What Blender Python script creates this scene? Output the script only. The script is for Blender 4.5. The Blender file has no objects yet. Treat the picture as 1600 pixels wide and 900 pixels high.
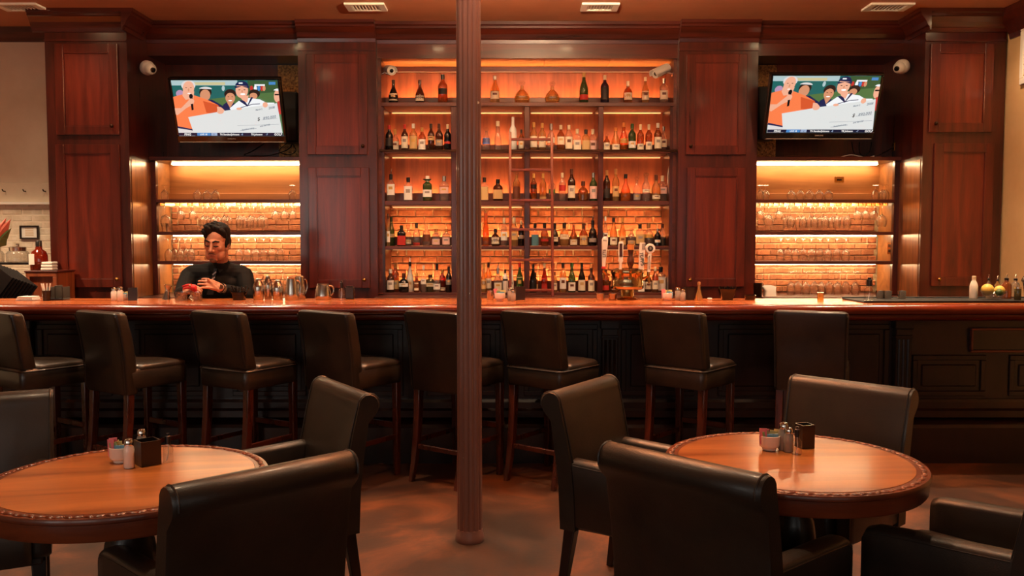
import bpy, math, random
from mathutils import Vector, Matrix
R_ = math.radians
sc = bpy.context.scene
C = sc.collection
# ------------------------------------------------------------ camera
FPX = 1350.0
PITCH = math.atan(75/1350.0)
EYE = 1.5
cd = bpy.data.cameras.new('camera'); cam = bpy.data.objects.new('camera', cd); C.objects.link(cam)
cd.lens = 36*FPX/1600; cd.sensor_width = 36; cd.clip_start = .05
cam.location = (0, 0, EYE); cam.rotation_euler = (math.pi/2-PITCH, 0, 0)
sc.camera = cam
# ------------------------------------------------------------ world, lights, exposure
w = bpy.data.worlds.new('world'); sc.world = w; w.use_nodes = True
w.node_tree.nodes['Background'].inputs[0].default_value = (.55, .62, .75, 1)
w.node_tree.nodes['Background'].inputs[1].default_value = .05
sc.view_settings.view_transform = 'Standard'; sc.view_settings.look = 'None'
sc.view_settings.gamma = 1; sc.view_settings.use_curve_mapping = False
sc.view_settings.exposure = EXPO = 0.85
cy = sc.cycles
cy.use_denoising = True
cy.max_bounces = 8; cy.diffuse_bounces = 3; cy.glossy_bounces = 4; cy.transmission_bounces = 8; cy.transparent_max_bounces = 24
cy.caustics_reflective = False; cy.caustics_refractive = False
cy.sample_clamp_indirect = 6

def area(name, loc, size, power, col, rot):
    l = bpy.data.lights.new(name, 'AREA'); l.shape = 'RECTANGLE'; l.size, l.size_y = size
    l.energy = power; l.color = col
    o = bpy.data.objects.new(name, l); C.objects.link(o); o.location = loc; o.rotation_euler = rot
    return o
# daylight through the street windows behind the camera
DAY = (1, .93, .84)
for i, (wx, pw) in enumerate(((-4.3, 16), (-1.9, 9), (.6, 5), (3.0, 3))):
    area('window_daylight', (wx, -2.9, 1.95), (1.7, 1.9), pw, DAY, (R_(90), 0, 0))
WARM = (1, .70, .44)

# ------------------------------------------------------------ helpers
def at(px, py, Y):
    """pixel of the photograph -> point on the vertical plane at depth Y"""
    u = (px-800)/FPX; v = (450-py)/FPX
    dy = math.cos(PITCH)+v*math.sin(PITCH); dz = -math.sin(PITCH)+v*math.cos(PITCH)
    t = Y/dy
    return Vector((u*t, Y, EYE+dz*t))
def X_(px, Y, py=300): return at(px, py, Y).x
def Z_(py, Y): return at(800, py, Y).z

class MB:
    def __init__(s): s.v = []; s.f = []; s.m = []; s.mi = 0
    def add(s, vs, fs):
        n = len(s.v); s.v += [tuple(p) for p in vs]
        for f in fs: s.f.append(tuple(i+n for i in f)); s.m.append(s.mi)
        return s
    def box(s, x0, x1, y0, y1, z0, z1):
        return s.add([(x, y, z) for z in (z0, z1) for y in (y0, y1) for x in (x0, x1)],
                     [(0, 2, 3, 1), (4, 5, 7, 6), (0, 1, 5, 4), (2, 6, 7, 3), (0, 4, 6, 2), (1, 3, 7, 5)])
    def cbox(s, x0, x1, y0, y1, z0, z1, b=.004):
        vs = []; idx = {}
        lim = ((x0, x1), (y0, y1), (z0, z1))
        for a in range(3):
            for sx in (0, 1):
                for sy in (0, 1):
                    for sz in (0, 1):
                        c = (sx, sy, sz); p = []
                        for k in range(3):
                            val = lim[k][c[k]]
                            if k != a: val += b if c[k] == 0 else -b
                            p.append(val)
                        idx[(a,)+c] = len(vs); vs.append(p)
        fs = []
        for a in range(3):
            o = [k for k in range(3) if k != a]
            for sd in (0, 1):
                q = []
                for (i, j) in ((0, 0), (1, 0), (1, 1), (0, 1)):
                    c = [0, 0, 0]; c[a] = sd; c[o[0]] = i; c[o[1]] = j; q.append(idx[(a,)+tuple(c)])
                if (sd == 0) != (a == 1): q.reverse()
                fs.append(q)
        for a in range(3):      # edges parallel to axis a
            o = [k for k in range(3) if k != a]
            for i in (0, 1):
                for j in (0, 1):
                    c0 = [0]*3; c0[o[0]] = i; c0[o[1]] = j; c1 = list(c0); c1[a] = 1
                    fs.append([idx[(o[0],)+tuple(c0)], idx[(o[0],)+tuple(c1)], idx[(o[1],)+tuple(c1)], idx[(o[1],)+tuple(c0)]])
        for sx in (0, 1):
            for sy in (0, 1):
                for sz in (0, 1):
                    fs.append([idx[(a, sx, sy, sz)] for a in range(3)])
        return s.add(vs, fs)
    def prism(s, poly, axis, a0, a1):
        """2-D polygon extruded along axis: 'x' -> poly (y,z); 'y' -> (x,z); 'z' -> (x,y)"""
        n = len(poly)
        def P(p, a): return (a, p[0], p[1]) if axis == 'x' else (p[0], a, p[1]) if axis == 'y' else (p[0], p[1], a)
        vs = [P(p, a0) for p in poly]+[P(p, a1) for p in poly]
        fs = [tuple(range(n-1, -1, -1)), tuple(range(n, 2*n))]+[(i, (i+1) % n, n+(i+1) % n, n+i) for i in range(n)]
        return s.add(vs, fs)
    def rings(s, rs, cap0=True, cap1=True, closed=True):
        n = len(rs[0]); vs = [p for r in rs for p in r]; fs = []
        for k in range(len(rs)-1):
            for i in range(n if closed else n-1):
                j = (i+1) % n
                fs.append((k*n+i, k*n+j, (k+1)*n+j, (k+1)*n+i))
        if cap0: fs.append(tuple(range(n-1, -1, -1)))
        if cap1: fs.append(tuple(range((len(rs)-1)*n, len(rs)*n)))
        return s.add(vs, fs)
    def lathe(s, prof, seg=16, c=(0, 0, 0), pw=2.0, sx=1, sy=1, cap0=True, cap1=True, rot=0):
        rs = []
        for r, z in prof:
            ring = []
            for i in range(seg):
                a = 2*math.pi*(i+.5)/seg+rot; ca, sa = math.cos(a), math.sin(a)
                if pw != 2: 
                    k = (abs(ca)**pw+abs(sa)**pw)**(-1/pw); ca *= k; sa *= k
                ring.append((c[0]+r*ca*sx, c[1]+r*sa*sy, c[2]+z))
            rs.append(ring)
        return s.rings(rs, cap0, cap1)
    def tube(s, pts, r, seg=8, cap=True):
        pts = [Vector(p) for p in pts]; rs = []
        rr = r if isinstance(r, (list, tuple)) else [r]*len(pts)
        up = Vector((0, 0, 1))
        prev = None
        for i, p in enumerate(pts):
            t = (pts[min(i+1, len(pts)-1)]-pts[max(i-1, 0)]).normalized()
            if prev is None:
                a = t.cross(up if abs(t.z) < .95 else Vector((1, 0, 0))).normalized()
            else:
                a = (prev-t*prev.dot(t)).normalized()
            prev = a; b = t.cross(a)
            rs.append([p+rr[i]*(math.cos(2*math.pi*k/seg)*a+math.sin(2*math.pi*k/seg)*b) for k in range(seg)])
        return s.rings(rs, cap, cap)
    def ball(s, c, r, seg=14, rg=9):
        rx, ry, rz = r if isinstance(r, (tuple, list)) else (r, r, r)
        rs = []
        for k in range(rg+1):
            a = -math.pi/2+math.pi*(k if 0 < k < rg else (.04 if k == 0 else rg-.04))/rg
            rs.append([(c[0]+rx*math.cos(a)*math.cos(2*math.pi*i/seg), c[1]+ry*math.cos(a)*math.sin(2*math.pi*i/seg), c[2]+rz*math.sin(a)) for i in range(seg)])
        return s.rings(rs)
    def beam(s, a, b, w, h, up=(0, 0, 1)):
        a = Vector(a); b = Vector(b); t = (b-a).normalized(); sd = t.cross(Vector(up)).normalized(); u = sd.cross(t)
        q = [(-1, -1), (1, -1), (1, 1), (-1, 1)]
        return s.rings([[p+sd*(i*w/2)+u*(j*h/2) for i, j in q] for p in (a, b)])
    def xf(s, M):
        s.v = [tuple(M @ Vector(p)) for p in s.v]; return s
    def shift(s, d): s.v = [(p[0]-d[0], p[1]-d[1], p[2]-d[2]) for p in s.v]; return s
    def mesh(s, name, mats, smooth=0):
        me = bpy.data.meshes.new(name); me.from_pydata(s.v, [], s.f)
        for m in (mats if isinstance(mats, (list, tuple)) else [mats]): me.materials.append(m)
        if any(s.m): me.polygons.foreach_set('material_index', s.m)
        if smooth:
            me.polygons.foreach_set('use_smooth', [True]*len(me.polygons))
            me.set_sharp_from_angle(angle=R_(smooth))
        me.update()
        return me

def link(name, data, parent=None):
    o = bpy.data.objects.new(name, data); C.objects.link(o)
    if parent: o.parent = parent
    return o
def root_of(o):
    while o.parent: o = o.parent
    return o
def obj(name, mb, mats, parent=None, smooth=0, bevel=0, seg=2, world=False, label=None):
    """one mesh object; world=True: the shape is in world coordinates, moved under the (unrotated) thing"""
    if world and parent is not None: mb.shift(root_of(parent).location)
    o = link(name, mb.mesh(name, mats, smooth), parent)
    if bevel:
        m = o.modifiers.new('bevel', 'BEVEL'); m.width = bevel; m.segments = seg; m.limit_method = 'ANGLE'; m.angle_limit = R_(35)
        if not smooth:
            o.data.polygons.foreach_set('use_smooth', [True]*len(o.data.polygons)); o.data.set_sharp_from_angle(angle=R_(60))
    if label: o['label'] = label
    return o
def tag(o, label, cat, group=None):
    o['label'] = label; o['category'] = cat
    if group: o['group'] = group
    return o
def thing(name, label, cat, loc=(0, 0, 0), rz=0, group=None):
    o = link(name, None); o.location = loc; o.rotation_euler = (0, 0, rz); o.empty_display_size = .1
    return tag(o, label, cat, group)
def struct(name, mb, mats, smooth=0, bevel=0):
    o = obj(name, mb, mats, None, smooth, bevel); o['kind'] = 'structure'; return o
def dup(o, loc, rz, label, parent=None):
    c = o.copy(); C.objects.link(c)
    if parent is None: c.location = loc; c.rotation_euler = (0, 0, rz); c['label'] = label
    else: c.parent = parent
    for ch in o.children: dup(ch, None, 0, None, c)
    return c
ORD = ['first', 'second', 'third', 'fourth', 'fifth', 'sixth', 'seventh', 'eighth', 'ninth', 'tenth', 'eleventh', 'twelfth', 'thirteenth', 'fourteenth', 'fifteenth', 'sixteenth']

def text_mesh(txt, size, font_shear=0, bold=0):
    cu = bpy.data.curves.new('lettering', 'FONT'); cu.body = txt; cu.size = size; cu.align_x = 'CENTER'; cu.align_y = 'CENTER'
    cu.shear = font_shear; cu.offset = bold; cu.resolution_u = 2
    o = bpy.data.objects.new('lettering', cu); C.objects.link(o)
    me = bpy.data.meshes.new_from_object(o.evaluated_get(bpy.context.evaluated_depsgraph_get()))
    bpy.data.objects.remove(o); bpy.data.curves.remove(cu)
    mb = MB(); mb.add([v.co for v in me.vertices], [tuple(p.vertices) for p in me.polygons]); bpy.data.meshes.remove(me)
    return mb
FRONT = Matrix(((1, 0, 0, 0), (0, 0, -1, 0), (0, 1, 0, 0), (0, 0, 0, 1)))    # xy plane -> faces -Y

# ------------------------------------------------------------ materials
M = {}
def sr(r, g, b):
    def l(c): c /= 255.; return c/12.92 if c <= .04045 else ((c+.055)/1.055)**2.4
    return (l(r), l(g), l(b), 1)
def pm(name, col, rough=.5, metal=0, coat=0, spec=.5, emit=None, es=0, alpha=None, trans=0, sheen=0):
    m = bpy.data.materials.new(name); m.use_nodes = True; b = m.node_tree.nodes['Principled BSDF']
    b.inputs['Base Color'].default_value = col if len(col) == 4 else (*col, 1)
    b.inputs['Roughness'].default_value = rough; b.inputs['Metallic'].default_value = metal
    b.inputs['Coat Weight'].default_value = coat; b.inputs['Coat Roughness'].default_value = .12
    b.inputs['Specular IOR Level'].default_value = spec; b.inputs['Transmission Weight'].default_value = trans
    if emit: b.inputs['Emission Color'].default_value = emit if len(emit) == 4 else (*emit, 1); b.inputs['Emission Strength'].default_value = es
    M[name] = m; return m
def nodes(m): return m.node_tree.nodes, m.node_tree.links, m.node_tree.nodes['Principled BSDF']
def noise_col(m, c1, c2, scale=(3, 3, 3), detail=6, lo=.3, hi=.7, bump=0, bscale=None, coord='Object', rnd=0, c3=None, dist=0, rvar=0, rough_n=.5):
    n, L, b = nodes(m)
    tc = n.new('ShaderNodeTexCoord'); mp = n.new('ShaderNodeMapping'); mp.inputs['Scale'].default_value = scale
    L.new(tc.outputs[coord], mp.inputs['Vector'])
    nz = n.new('ShaderNodeTexNoise'); nz.inputs['Scale'].default_value = 1; nz.inputs['Detail'].default_value = detail; nz.inputs['Roughness'].default_value = rough_n+.1
    nz.inputs['Distortion'].default_value = dist
    L.new(mp.outputs[0], nz.inputs['Vector'])
    rp = n.new('ShaderNodeValToRGB'); e = rp.color_ramp.elements
    e[0].position = lo; e[0].color = c1; e[1].position = hi; e[1].color = c2
    if c3: x = e.new((lo+hi)/2); x.color = c3
    L.new(nz.outputs['Fac'], rp.inputs[0]); out = rp.outputs[0]
    if rnd:
        oi = n.new('ShaderNodeObjectInfo'); hs = n.new('ShaderNodeHueSaturation')
        ma = n.new('ShaderNodeMath'); ma.operation = 'MULTIPLY_ADD'; ma.inputs[1].default_value = rnd; ma.inputs[2].default_value = 1-rnd/2
        L.new(oi.outputs['Random'], ma.inputs[0]); L.new(ma.outputs[0], hs.inputs['Value']); L.new(out, hs.inputs['Color']); out = hs.outputs[0]
        va = n.new('ShaderNodeVectorMath'); va.operation = 'MULTIPLY_ADD'   # shift the pattern from object to object
        L.new(oi.outputs['Random'], va.inputs[0]); va.inputs[1].default_value = (9, 7, 5); L.new(mp.outputs[0], va.inputs[2]); L.new(va.outputs[0], nz.inputs['Vector'])
    L.new(out, b.inputs['Base Color'])
    if rvar:
        mr = n.new('ShaderNodeMath'); mr.operation = 'MULTIPLY_ADD'; mr.inputs[1].default_value = rvar; mr.inputs[2].default_value = b.inputs['Roughness'].default_value-rvar/2
        L.new(nz.outputs['Fac'], mr.inputs[0]); L.new(mr.outputs[0], b.inputs['Roughness'])
    if bump:
        bp = n.new('ShaderNodeBump'); bp.inputs['Strength'].default_value = bump; bp.inputs['Distance'].default_value = .01
        if bscale:
            m2 = n.new('ShaderNodeMapping'); m2.inputs['Scale'].default_value = bscale; L.new(tc.outputs[coord], m2.inputs['Vector'])
            n2 = n.new('ShaderNodeTexNoise'); n2.inputs['Scale'].default_value = 1; n2.inputs['Detail'].default_value = 4; L.new(m2.outputs[0], n2.inputs['Vector']); L.new(n2.outputs['Fac'], bp.inputs['Height'])
        else: L.new(nz.outputs['Fac'], bp.inputs['Height'])
        L.new(bp.outputs[0], b.inputs['Normal'])
    return m
def wood(name, c1, c2, axis='z', rough=.32, coat=.35, k=1.0, bump=.08, lo=.3, hi=.72):
    m = pm(name, c1, rough, 0, coat)
    s = {'x': (1.2*k, 14*k, 14*k), 'y': (14*k, 1.2*k, 14*k), 'z': (14*k, 14*k, 1.2*k)}[axis]
    return noise_col(m, c1, c2, s, 7, lo, hi, bump, None, 'Object', 0, None, .6, .14)
DK1, DK2 = sr(42, 13, 7), sr(88, 29, 15)
wood('mahogany', DK1, DK2, 'z', .3, .4)
wood('mahogany_h', DK1, DK2, 'x', .3, .4)
wood('door_panel', sr(72, 21, 10), sr(122, 41, 20), 'z', .33, .35)
wood('door_frame', sr(60, 18, 9), sr(108, 36, 18), 'z', .3, .4)
wood('shelf_wood', sr(58, 22, 14), sr(104, 44, 26), 'x', .4, .2)
wood('back_board', sr(104, 48, 28), sr(158, 84, 50), 'z', .5, .1)
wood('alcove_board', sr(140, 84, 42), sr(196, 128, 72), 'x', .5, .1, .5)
wood('bar_wood', sr(150, 70, 30), sr(194, 104, 50), 'x', .26, .22, .8, .03)
wood('bar_rail', sr(88, 27, 12), sr(130, 48, 22), 'x', .2, .5)
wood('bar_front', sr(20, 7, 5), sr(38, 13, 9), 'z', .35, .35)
wood('table_wood', sr(136, 68, 28), sr(208, 126, 62), 'x', .3, .3, .35, .03, .36, .62)
wood('table_rim', sr(92, 38, 18), sr(140, 66, 32), 'x', .35, .3)
wood('stool_leg', sr(48, 16, 10), sr(88, 34, 18), 'z', .28, .4)
wood('ladder_wood', sr(96, 34, 18), sr(130, 52, 30), 'z', .35, .3)
wood('black_wood', sr(20, 12, 9), sr(36, 20, 14), 'z', .35, .3)
wood('crate_wood', sr(112, 48, 20), sr(165, 84, 42), 'z', .5, .05)
pm('lit_board', sr(150, 90, 40), .45, .3); noise_col(M['lit_board'], sr(110, 64, 28), sr(226, 166, 90), (60, 60, 60), 4, .35, .65, .25)  # wood with the lamp light on it put into the colour
pm('glow_side', sr(150, 92, 40), .28, .2, .3); noise_col(M['glow_side'], sr(95, 48, 18), sr(160, 92, 40), (18, 18, 2), 4, .3, .7)  # reflected alcove glow put into the colour of the wing sides
pm('leather', sr(58, 46, 38), .42, 0, .08); noise_col(M['leather'], sr(37, 27, 20), sr(54, 41, 31), (5, 5, 5), 5, .3, .7, .10, (220, 220, 220))
pm('stool_leather', sr(44, 34, 29), .34, 0, .25); noise_col(M['stool_leather'], sr(34, 25, 19), sr(52, 39, 29), (6, 6, 6), 5, .3, .7, .12, (180, 180, 180))
pm('floor', sr(105, 58, 34), .5, 0, .12); noise_col(M['floor'], sr(34, 18, 9), sr(114, 60, 24), (1.3, 1.3, 1.3), 10, .34, .66, .04, (40, 40, 40), 'Object', 0, sr(66, 35, 15), 1.2, .2, .55)
pm('ceiling', sr(176, 108, 76), .65); noise_col(M['ceiling'], sr(186, 124, 88), sr(200, 136, 98), (2, 2, 2), 3)
pm('plaster_cream', sr(224, 208, 184), .8); noise_col(M['plaster_cream'], sr(216, 198, 172), sr(230, 215, 192), (3, 3, 3), 5, .3, .7, .05, (50, 50, 50))
pm('plaster_tan', sr(216, 176, 124), .8); noise_col(M['plaster_tan'], sr(208, 168, 116), sr(222, 184, 132), (3, 3, 3), 5, .3, .7, .06, (70, 70, 70))
pm('white_brick', sr(226, 210, 186), .75); noise_col(M['white_brick'], sr(206, 188, 160), sr(232, 218, 196), (9, 9, 9), 5, .3, .7, .2, (60, 60, 60), 'Object', .08)
pm('brick', sr(160, 80, 48), .85); noise_col(M['brick'], sr(132, 72, 44), sr(190, 118, 76), (24, 24, 24), 6, .25, .75, .5, (80, 80, 80), 'Object', .5)
pm('mortar', sr(188, 148, 108), .9); noise_col(M['mortar'], sr(188, 158, 122), sr(218, 192, 156), (40, 40, 40), 5, .3, .7, .4)
pm('column_paint', sr(110, 66, 58), .3, 0, .5)
def column_chips(m):
    n, L, b = nodes(m)
    tc = n.new('ShaderNodeTexCoord'); nz = n.new('ShaderNodeTexNoise'); nz.inputs['Scale'].default_value = 22; nz.inputs['Detail'].default_value = 5
    L.new(tc.outputs['Object'], nz.inputs['Vector'])
    rp = n.new('ShaderNodeValToRGB'); e = rp.color_ramp.elements; e[0].position = .725; e[0].color = (0, 0, 0, 1); e[1].position = .735; e[1].color = (1, 1, 1, 1)
    L.new(nz.outputs['Fac'], rp.inputs[0])
    n2 = n.new('ShaderNodeTexNoise'); n2.inputs['Scale'].default_value = 3; n2.inputs['Detail'].default_value = 4; L.new(tc.outputs['Object'], n2.inputs['Vector'])
    r2 = n.new('ShaderNodeValToRGB'); f = r2.color_ramp.elements; f[0].color = sr(114, 74, 66); f[1].color = sr(140, 96, 86); L.new(n2.outputs['Fac'], r2.inputs[0])
    mx = n.new('ShaderNodeMix'); mx.data_type = 'RGBA'; L.new(rp.outputs[0], mx.inputs[0]); L.new(r2.outputs[0], mx.inputs[6]); mx.inputs[7].default_value = sr(225, 205, 185)
    L.new(mx.outputs[2], b.inputs['Base Color'])
    bp = n.new('ShaderNodeBump'); bp.inputs['Strength'].default_value = .15; bp.inputs['Distance'].default_value = .01; L.new(nz.outputs['Fac'], bp.inputs['Height']); L.new(bp.outputs[0], b.inputs['Normal'])
column_chips(M['column_paint'])
pm('black_plastic', sr(18, 16, 16), .35); pm('black_gloss', sr(12, 11, 11), .12, 0, .3); pm('rubber', sr(24, 22, 20), .6)
pm('white_plastic', sr(232, 226, 214), .4); pm('white_china', sr(238, 230, 218), .2, 0, .3); pm('white_paint', sr(244, 238, 226), .5)
pm('grey_louvre', sr(160, 150, 138), .5); pm('paper', sr(238, 232, 220), .8); pm('cream_paper', sr(226, 210, 178), .8)
pm('steel', sr(205, 198, 188), .2, 1); pm('chrome', sr(225, 220, 212), .08, 1); pm('brass', sr(200, 150, 84), .22, 1); pm('tower_metal', sr(218, 188, 140), .14, 1); pm('dark_bronze', sr(58, 36, 22), .35, .8)
pm('led', (1, .6, .25), .5, emit=(1, .72, .38), es=27)
pm('led_cove', (1, .6, .25), .5, emit=(1, .52, .19), es=54)
pm('gap_glow', (1, .6, .25), .5, emit=(1, .5, .2), es=.7)  # faint glow for the gap lines, not a lamp
pm('skin', sr(200, 138, 108), .5); noise_col(M['skin'], sr(190, 126, 98), sr(212, 150, 118), (14, 14, 14), 4)
pm('hair', sr(16, 11, 9), .6, 0, 0, .25); pm('stubble', sr(120, 82, 64), .7); pm('lips', sr(165, 92, 78), .45); pm('eye_dark', sr(30, 20, 16), .3)
pm('shirt', sr(24, 23, 24), .75, 0, 0, .2); noise_col(M['shirt'], sr(11, 11, 12), sr(22, 21, 22), (12, 12, 12), 5, .3, .7, .25, (9, 9, 9))
pm('trousers', sr(16, 16, 18), .8); pm('tie_silver', sr(170, 172, 178), .4); pm('tie_black', sr(12, 12, 14), .45)
pm('red_rubber', sr(214, 38, 42), .4); pm('lemon', sr(226, 186, 84), .45); pm('lime', sr(70, 92, 40), .45); pm('orange_fruit', sr(220, 130, 60), .5)
pm('leaf', sr(70, 96, 52), .5); pm('petal', sr(214, 120, 100), .6)
for k_, c_ in dict(pink=(226, 130, 140), yellow=(226, 206, 130), blue=(120, 178, 206), green=(150, 170, 110), red=(200, 60, 48)).items(): pm('packet_'+k_, sr(*c_), .6)

def thin_glass(name, col, k=.16, refr=0., diff=0., rough=.03):
    """clear or tinted glass: straight-through light, reflection by Fresnel, a share of refraction"""
    m = bpy.data.materials.new(name); m.use_nodes = True; n = m.node_tree.nodes; L = m.node_tree.links
    n.remove(n['Principled BSDF']); o = n['Material Output']
    tr = n.new('ShaderNodeBsdfTransparent'); tr.inputs[0].default_value = (*col[:3], 1); sh = tr.outputs[0]
    if refr:
        rf = n.new('ShaderNodeBsdfRefraction'); rf.inputs['Color'].default_value = (*col[:3], 1); rf.inputs['IOR'].default_value = 1.3; rf.inputs['Roughness'].default_value = rough
        mx = n.new('ShaderNodeMixShader'); mx.inputs[0].default_value = refr; L.new(sh, mx.inputs[1]); L.new(rf.outputs[0], mx.inputs[2]); sh = mx.outputs[0]
    if diff:
        df = n.new('ShaderNodeBsdfTranslucent'); df.inputs['Color'].default_value = (*col[:3], 1); d2 = n.new('ShaderNodeBsdfDiffuse'); d2.inputs['Color'].default_value = (*col[:3], 1)
        m2 = n.new('ShaderNodeMixShader'); L.new(df.outputs[0], m2.inputs[1]); L.new(d2.outputs[0], m2.inputs[2])
        mx = n.new('ShaderNodeMixShader'); mx.inputs[0].default_value = diff; L.new(sh, mx.inputs[1]); L.new(m2.outputs[0], mx.inputs[2]); sh = mx.outputs[0]
    gl = n.new('ShaderNodeBsdfGlossy'); gl.inputs['Roughness'].default_value = rough
    fr = n.new('ShaderNodeLayerWeight'); fr.inputs[0].default_value = .5
    po = n.new('ShaderNodeMath'); po.operation = 'POWER'; po.inputs[1].default_value = 4.0; L.new(fr.outputs['Facing'], po.inputs[0])
    ma = n.new('ShaderNodeMath'); ma.operation = 'MULTIPLY_ADD'; ma.inputs[1].default_value = .6; ma.inputs[2].default_value = k; ma.use_clamp = True
    L.new(po.outputs[0], ma.inputs[0])
    mx = n.new('ShaderNodeMixShader'); L.new(ma.outputs[0], mx.inputs[0]); L.new(sh, mx.inputs[1]); L.new(gl.outputs[0], mx.inputs[2])
    L.new(mx.outputs[0], o.inputs[0]); M[name] = m; return m
thin_glass('glass', (.93, .93, .92), .10)
def stem_glass(name):
    m = bpy.data.materials.new(name); m.use_nodes = True; n = m.node_tree.nodes; L = m.node_tree.links
    n.remove(n['Principled BSDF']); o = n['Material Output']
    tr = n.new('ShaderNodeBsdfTransparent'); tr.inputs[0].default_value = (.97, .97, .96, 1)
    g = n.new('ShaderNodeBsdfGlass'); g.inputs['IOR'].default_value = 1.45; g.inputs['Roughness'].default_value = .02
    mx = n.new('ShaderNodeMixShader'); mx.inputs[0].default_value = .6; L.new(tr.outputs[0], mx.inputs[1]); L.new(g.outputs[0], mx.inputs[2]); L.new(mx.outputs[0], o.inputs[0]); M[name] = m
stem_glass('stemware')
GL = dict(clear=(.88, .86, .82), amber=(.62, .24, .06), brown=(.22, .08, .03), dark=(.05, .035, .03), green=(.16, .30, .10), gold=(.9, .62, .26), red=(.55, .08, .03),
          orange=(.95, .38, .08), olive=(.26, .24, .08), purple=(.10, .06, .14), white=(.95, .93, .9), black=(.02, .018, .018))
for k_, c_ in GL.items(): thin_glass('bottle_'+k_, c_, .07, .35 if k_ in ('clear', 'gold', 'amber', 'orange') else .15, .10 if k_ == 'clear' else .28)
pm('bottle_white', sr(236, 230, 220), .3, 0, .3); pm('bottle_black', sr(16, 14, 14), .15, 0, .3)
for k_, c_ in dict(cream=(232, 218, 190), white=(240, 236, 226), tan=(206, 170, 112), black=(28, 24, 22), red=(190, 44, 34), blue=(80, 110, 190), gold=(206, 160, 80), green=(60, 104, 52), grey=(150, 140, 132), pink=(226, 184, 172), teal=(70, 130, 150), brown=(100, 52, 30)).items():
    pm('label_'+k_, sr(*c_), .6)
for k_, c_ in dict(black=(22, 20, 19), white=(236, 230, 216), cream=(224, 204, 168), gold=(196, 150, 80), red=(186, 40, 34), green=(40, 80, 40), wood=(170, 120, 70), orange=(214, 130, 60), brown=(70, 36, 22)).items():
    pm('cap_'+k_, sr(*c_), .35)
pm('cap_silver', sr(200, 195, 188), .25, .8); M['cap_crystal'] = M['glass']
stem_glass('ice')
# ------------------------------------------------------------ room shell
H = 3.45
FL = struct('floor', MB().box(-6.6, 4.34, -3.1, 8.6, -.1, 0), M['floor'])
CE = struct('ceiling', MB().box(-6.6, 4.34, -3.1, 8.6, H, H+.1), M['ceiling'])
struct('wall_back', MB().box(-6.6, 4.34, 8.44, 8.6, 0, H), M['plaster_cream'])
struct('wall_right', MB().box(4.24, 4.34, -3.1, 8.44, 0, H), M['plaster_tan'])
struct('wall_left', MB().box(-6.6, -6.5, -3.1, 8.44, 0, H), M['plaster_cream'])
mb = MB()                                         # street wall with four window openings
mb.box(-6.5, 4.24, -3.1, -3.0, 0, .95); mb.box(-6.5, 4.24, -3.1, -3.0, 2.95, H)
xs = [-6.5]
for wx in (-4.3, -1.9, .6, 3.0): xs += [wx-.9, wx+.9]
xs.append(4.24)
for a, b in zip(xs[0::2], xs[1::2]): mb.box(a, b, -3.1, -3.0, .95, 2.95)
struct('wall_front', mb, M['plaster_cream'])
for i, wx in enumerate((-4.3, -1.9, .6, 3.0)):
    m2 = MB(); m2.box(wx-.9, wx-.84, -3.08, -3.02, .95, 2.95).box(wx+.84, wx+.9, -3.08, -3.02, .95, 2.95).box(wx-.84, wx+.84, -3.08, -3.02, .95, 1.0).box(wx-.84, wx+.84, -3.08, -3.02, 2.9, 2.95).box(wx-.84, wx+.84, -3.07, -3.03, 2.3, 2.34)
    wo = struct('window_%d' % (i+1), m2, M['black_wood'])
    obj('pane', MB().box(wx-.84, wx+.84, -3.055, -3.045, 1.0, 2.9), M['glass'], wo)
# dark cornice over the right wall
cr = [(4.24, H), (4.24, 3.2), (4.225, 3.2), (4.215, 3.24), (4.16, 3.34), (4.14, 3.40), (4.14, H)]
struct('trim_1', MB().prism(cr, 'y', -3.0, 7.44), M['mahogany_h'])
# left part of the back wall: cream plaster above, white painted brick below a ledge
YL = 8.1
wl = struct('wall_back_left', MB().box(-6.5, -3.95, YL, 8.44, 0, H), M['plaster_cream'])
zl0, zl1 = Z_(316, YL), Z_(286, YL)
struct('trim_2', MB().prism([(YL, H), (YL, Z_(66, YL)), (YL-.02, Z_(66, YL)), (YL-.03, Z_(60, YL)), (YL-.07, Z_(53, YL)), (YL-.08, H)], 'x', -6.5, -3.99), M['mahogany_h'])
BRK = {}
def brick_mesh(ln, h, mat, d=.03):
    k = (round(ln, 3), round(h, 4), mat)
    if k not in BRK: BRK[k] = MB().cbox(0, ln, -d, 0, 0, h, .004).mesh('brick', M[mat])
    return BRK[k]
def bricks(wall, x0, x1, z0, z1, Y, course, length, mat, joint=.012, seed=1, jit=.004):
    rn = random.Random(seed); z = z0; r = 0; n = 0
    while z < z1-.02:
        x = x0-(length*.5 if r % 2 else 0)-(length/4 if r % 5 == 4 else 0)
        h = min(course, z1-z)
        while x < x1-.015:
            ln = length*rn.choice((1, 1, 1, .5) if r % 3 == 2 else (1,))
            a = max(x, x0); b = min(x+ln, x1)
            if b-a > .03:
                o = link('brick', brick_mesh(round(b-a-joint, 2), h-joint, mat), wall)
                o.location = (a+joint/2, Y+rn.uniform(0, jit), z+joint/2+rn.uniform(-.001, .001)); n += 1
            x += ln
        z += course; r += 1
    return n
bricks(wl, -4.86, -3.99, Z_(470, YL), zl0-.01, YL+.026, .062, .19, 'white_brick', .008, 5, .003)
lg = thing('hook_rail', 'cream wooden hook rail along the white wall beside the left tall cabinet', 'rail', (-4.45, YL, zl0))
obj('board', MB().cbox(-5.2, -3.995, YL-.025, YL-.001, zl0, zl1, .004), M['plaster_cream'], lg, world=True)
obj('ledge', MB().cbox(-5.2, -3.995, YL-.06, YL-.001, zl0-.025, zl0, .004), M['white_paint'], lg, world=True)
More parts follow.
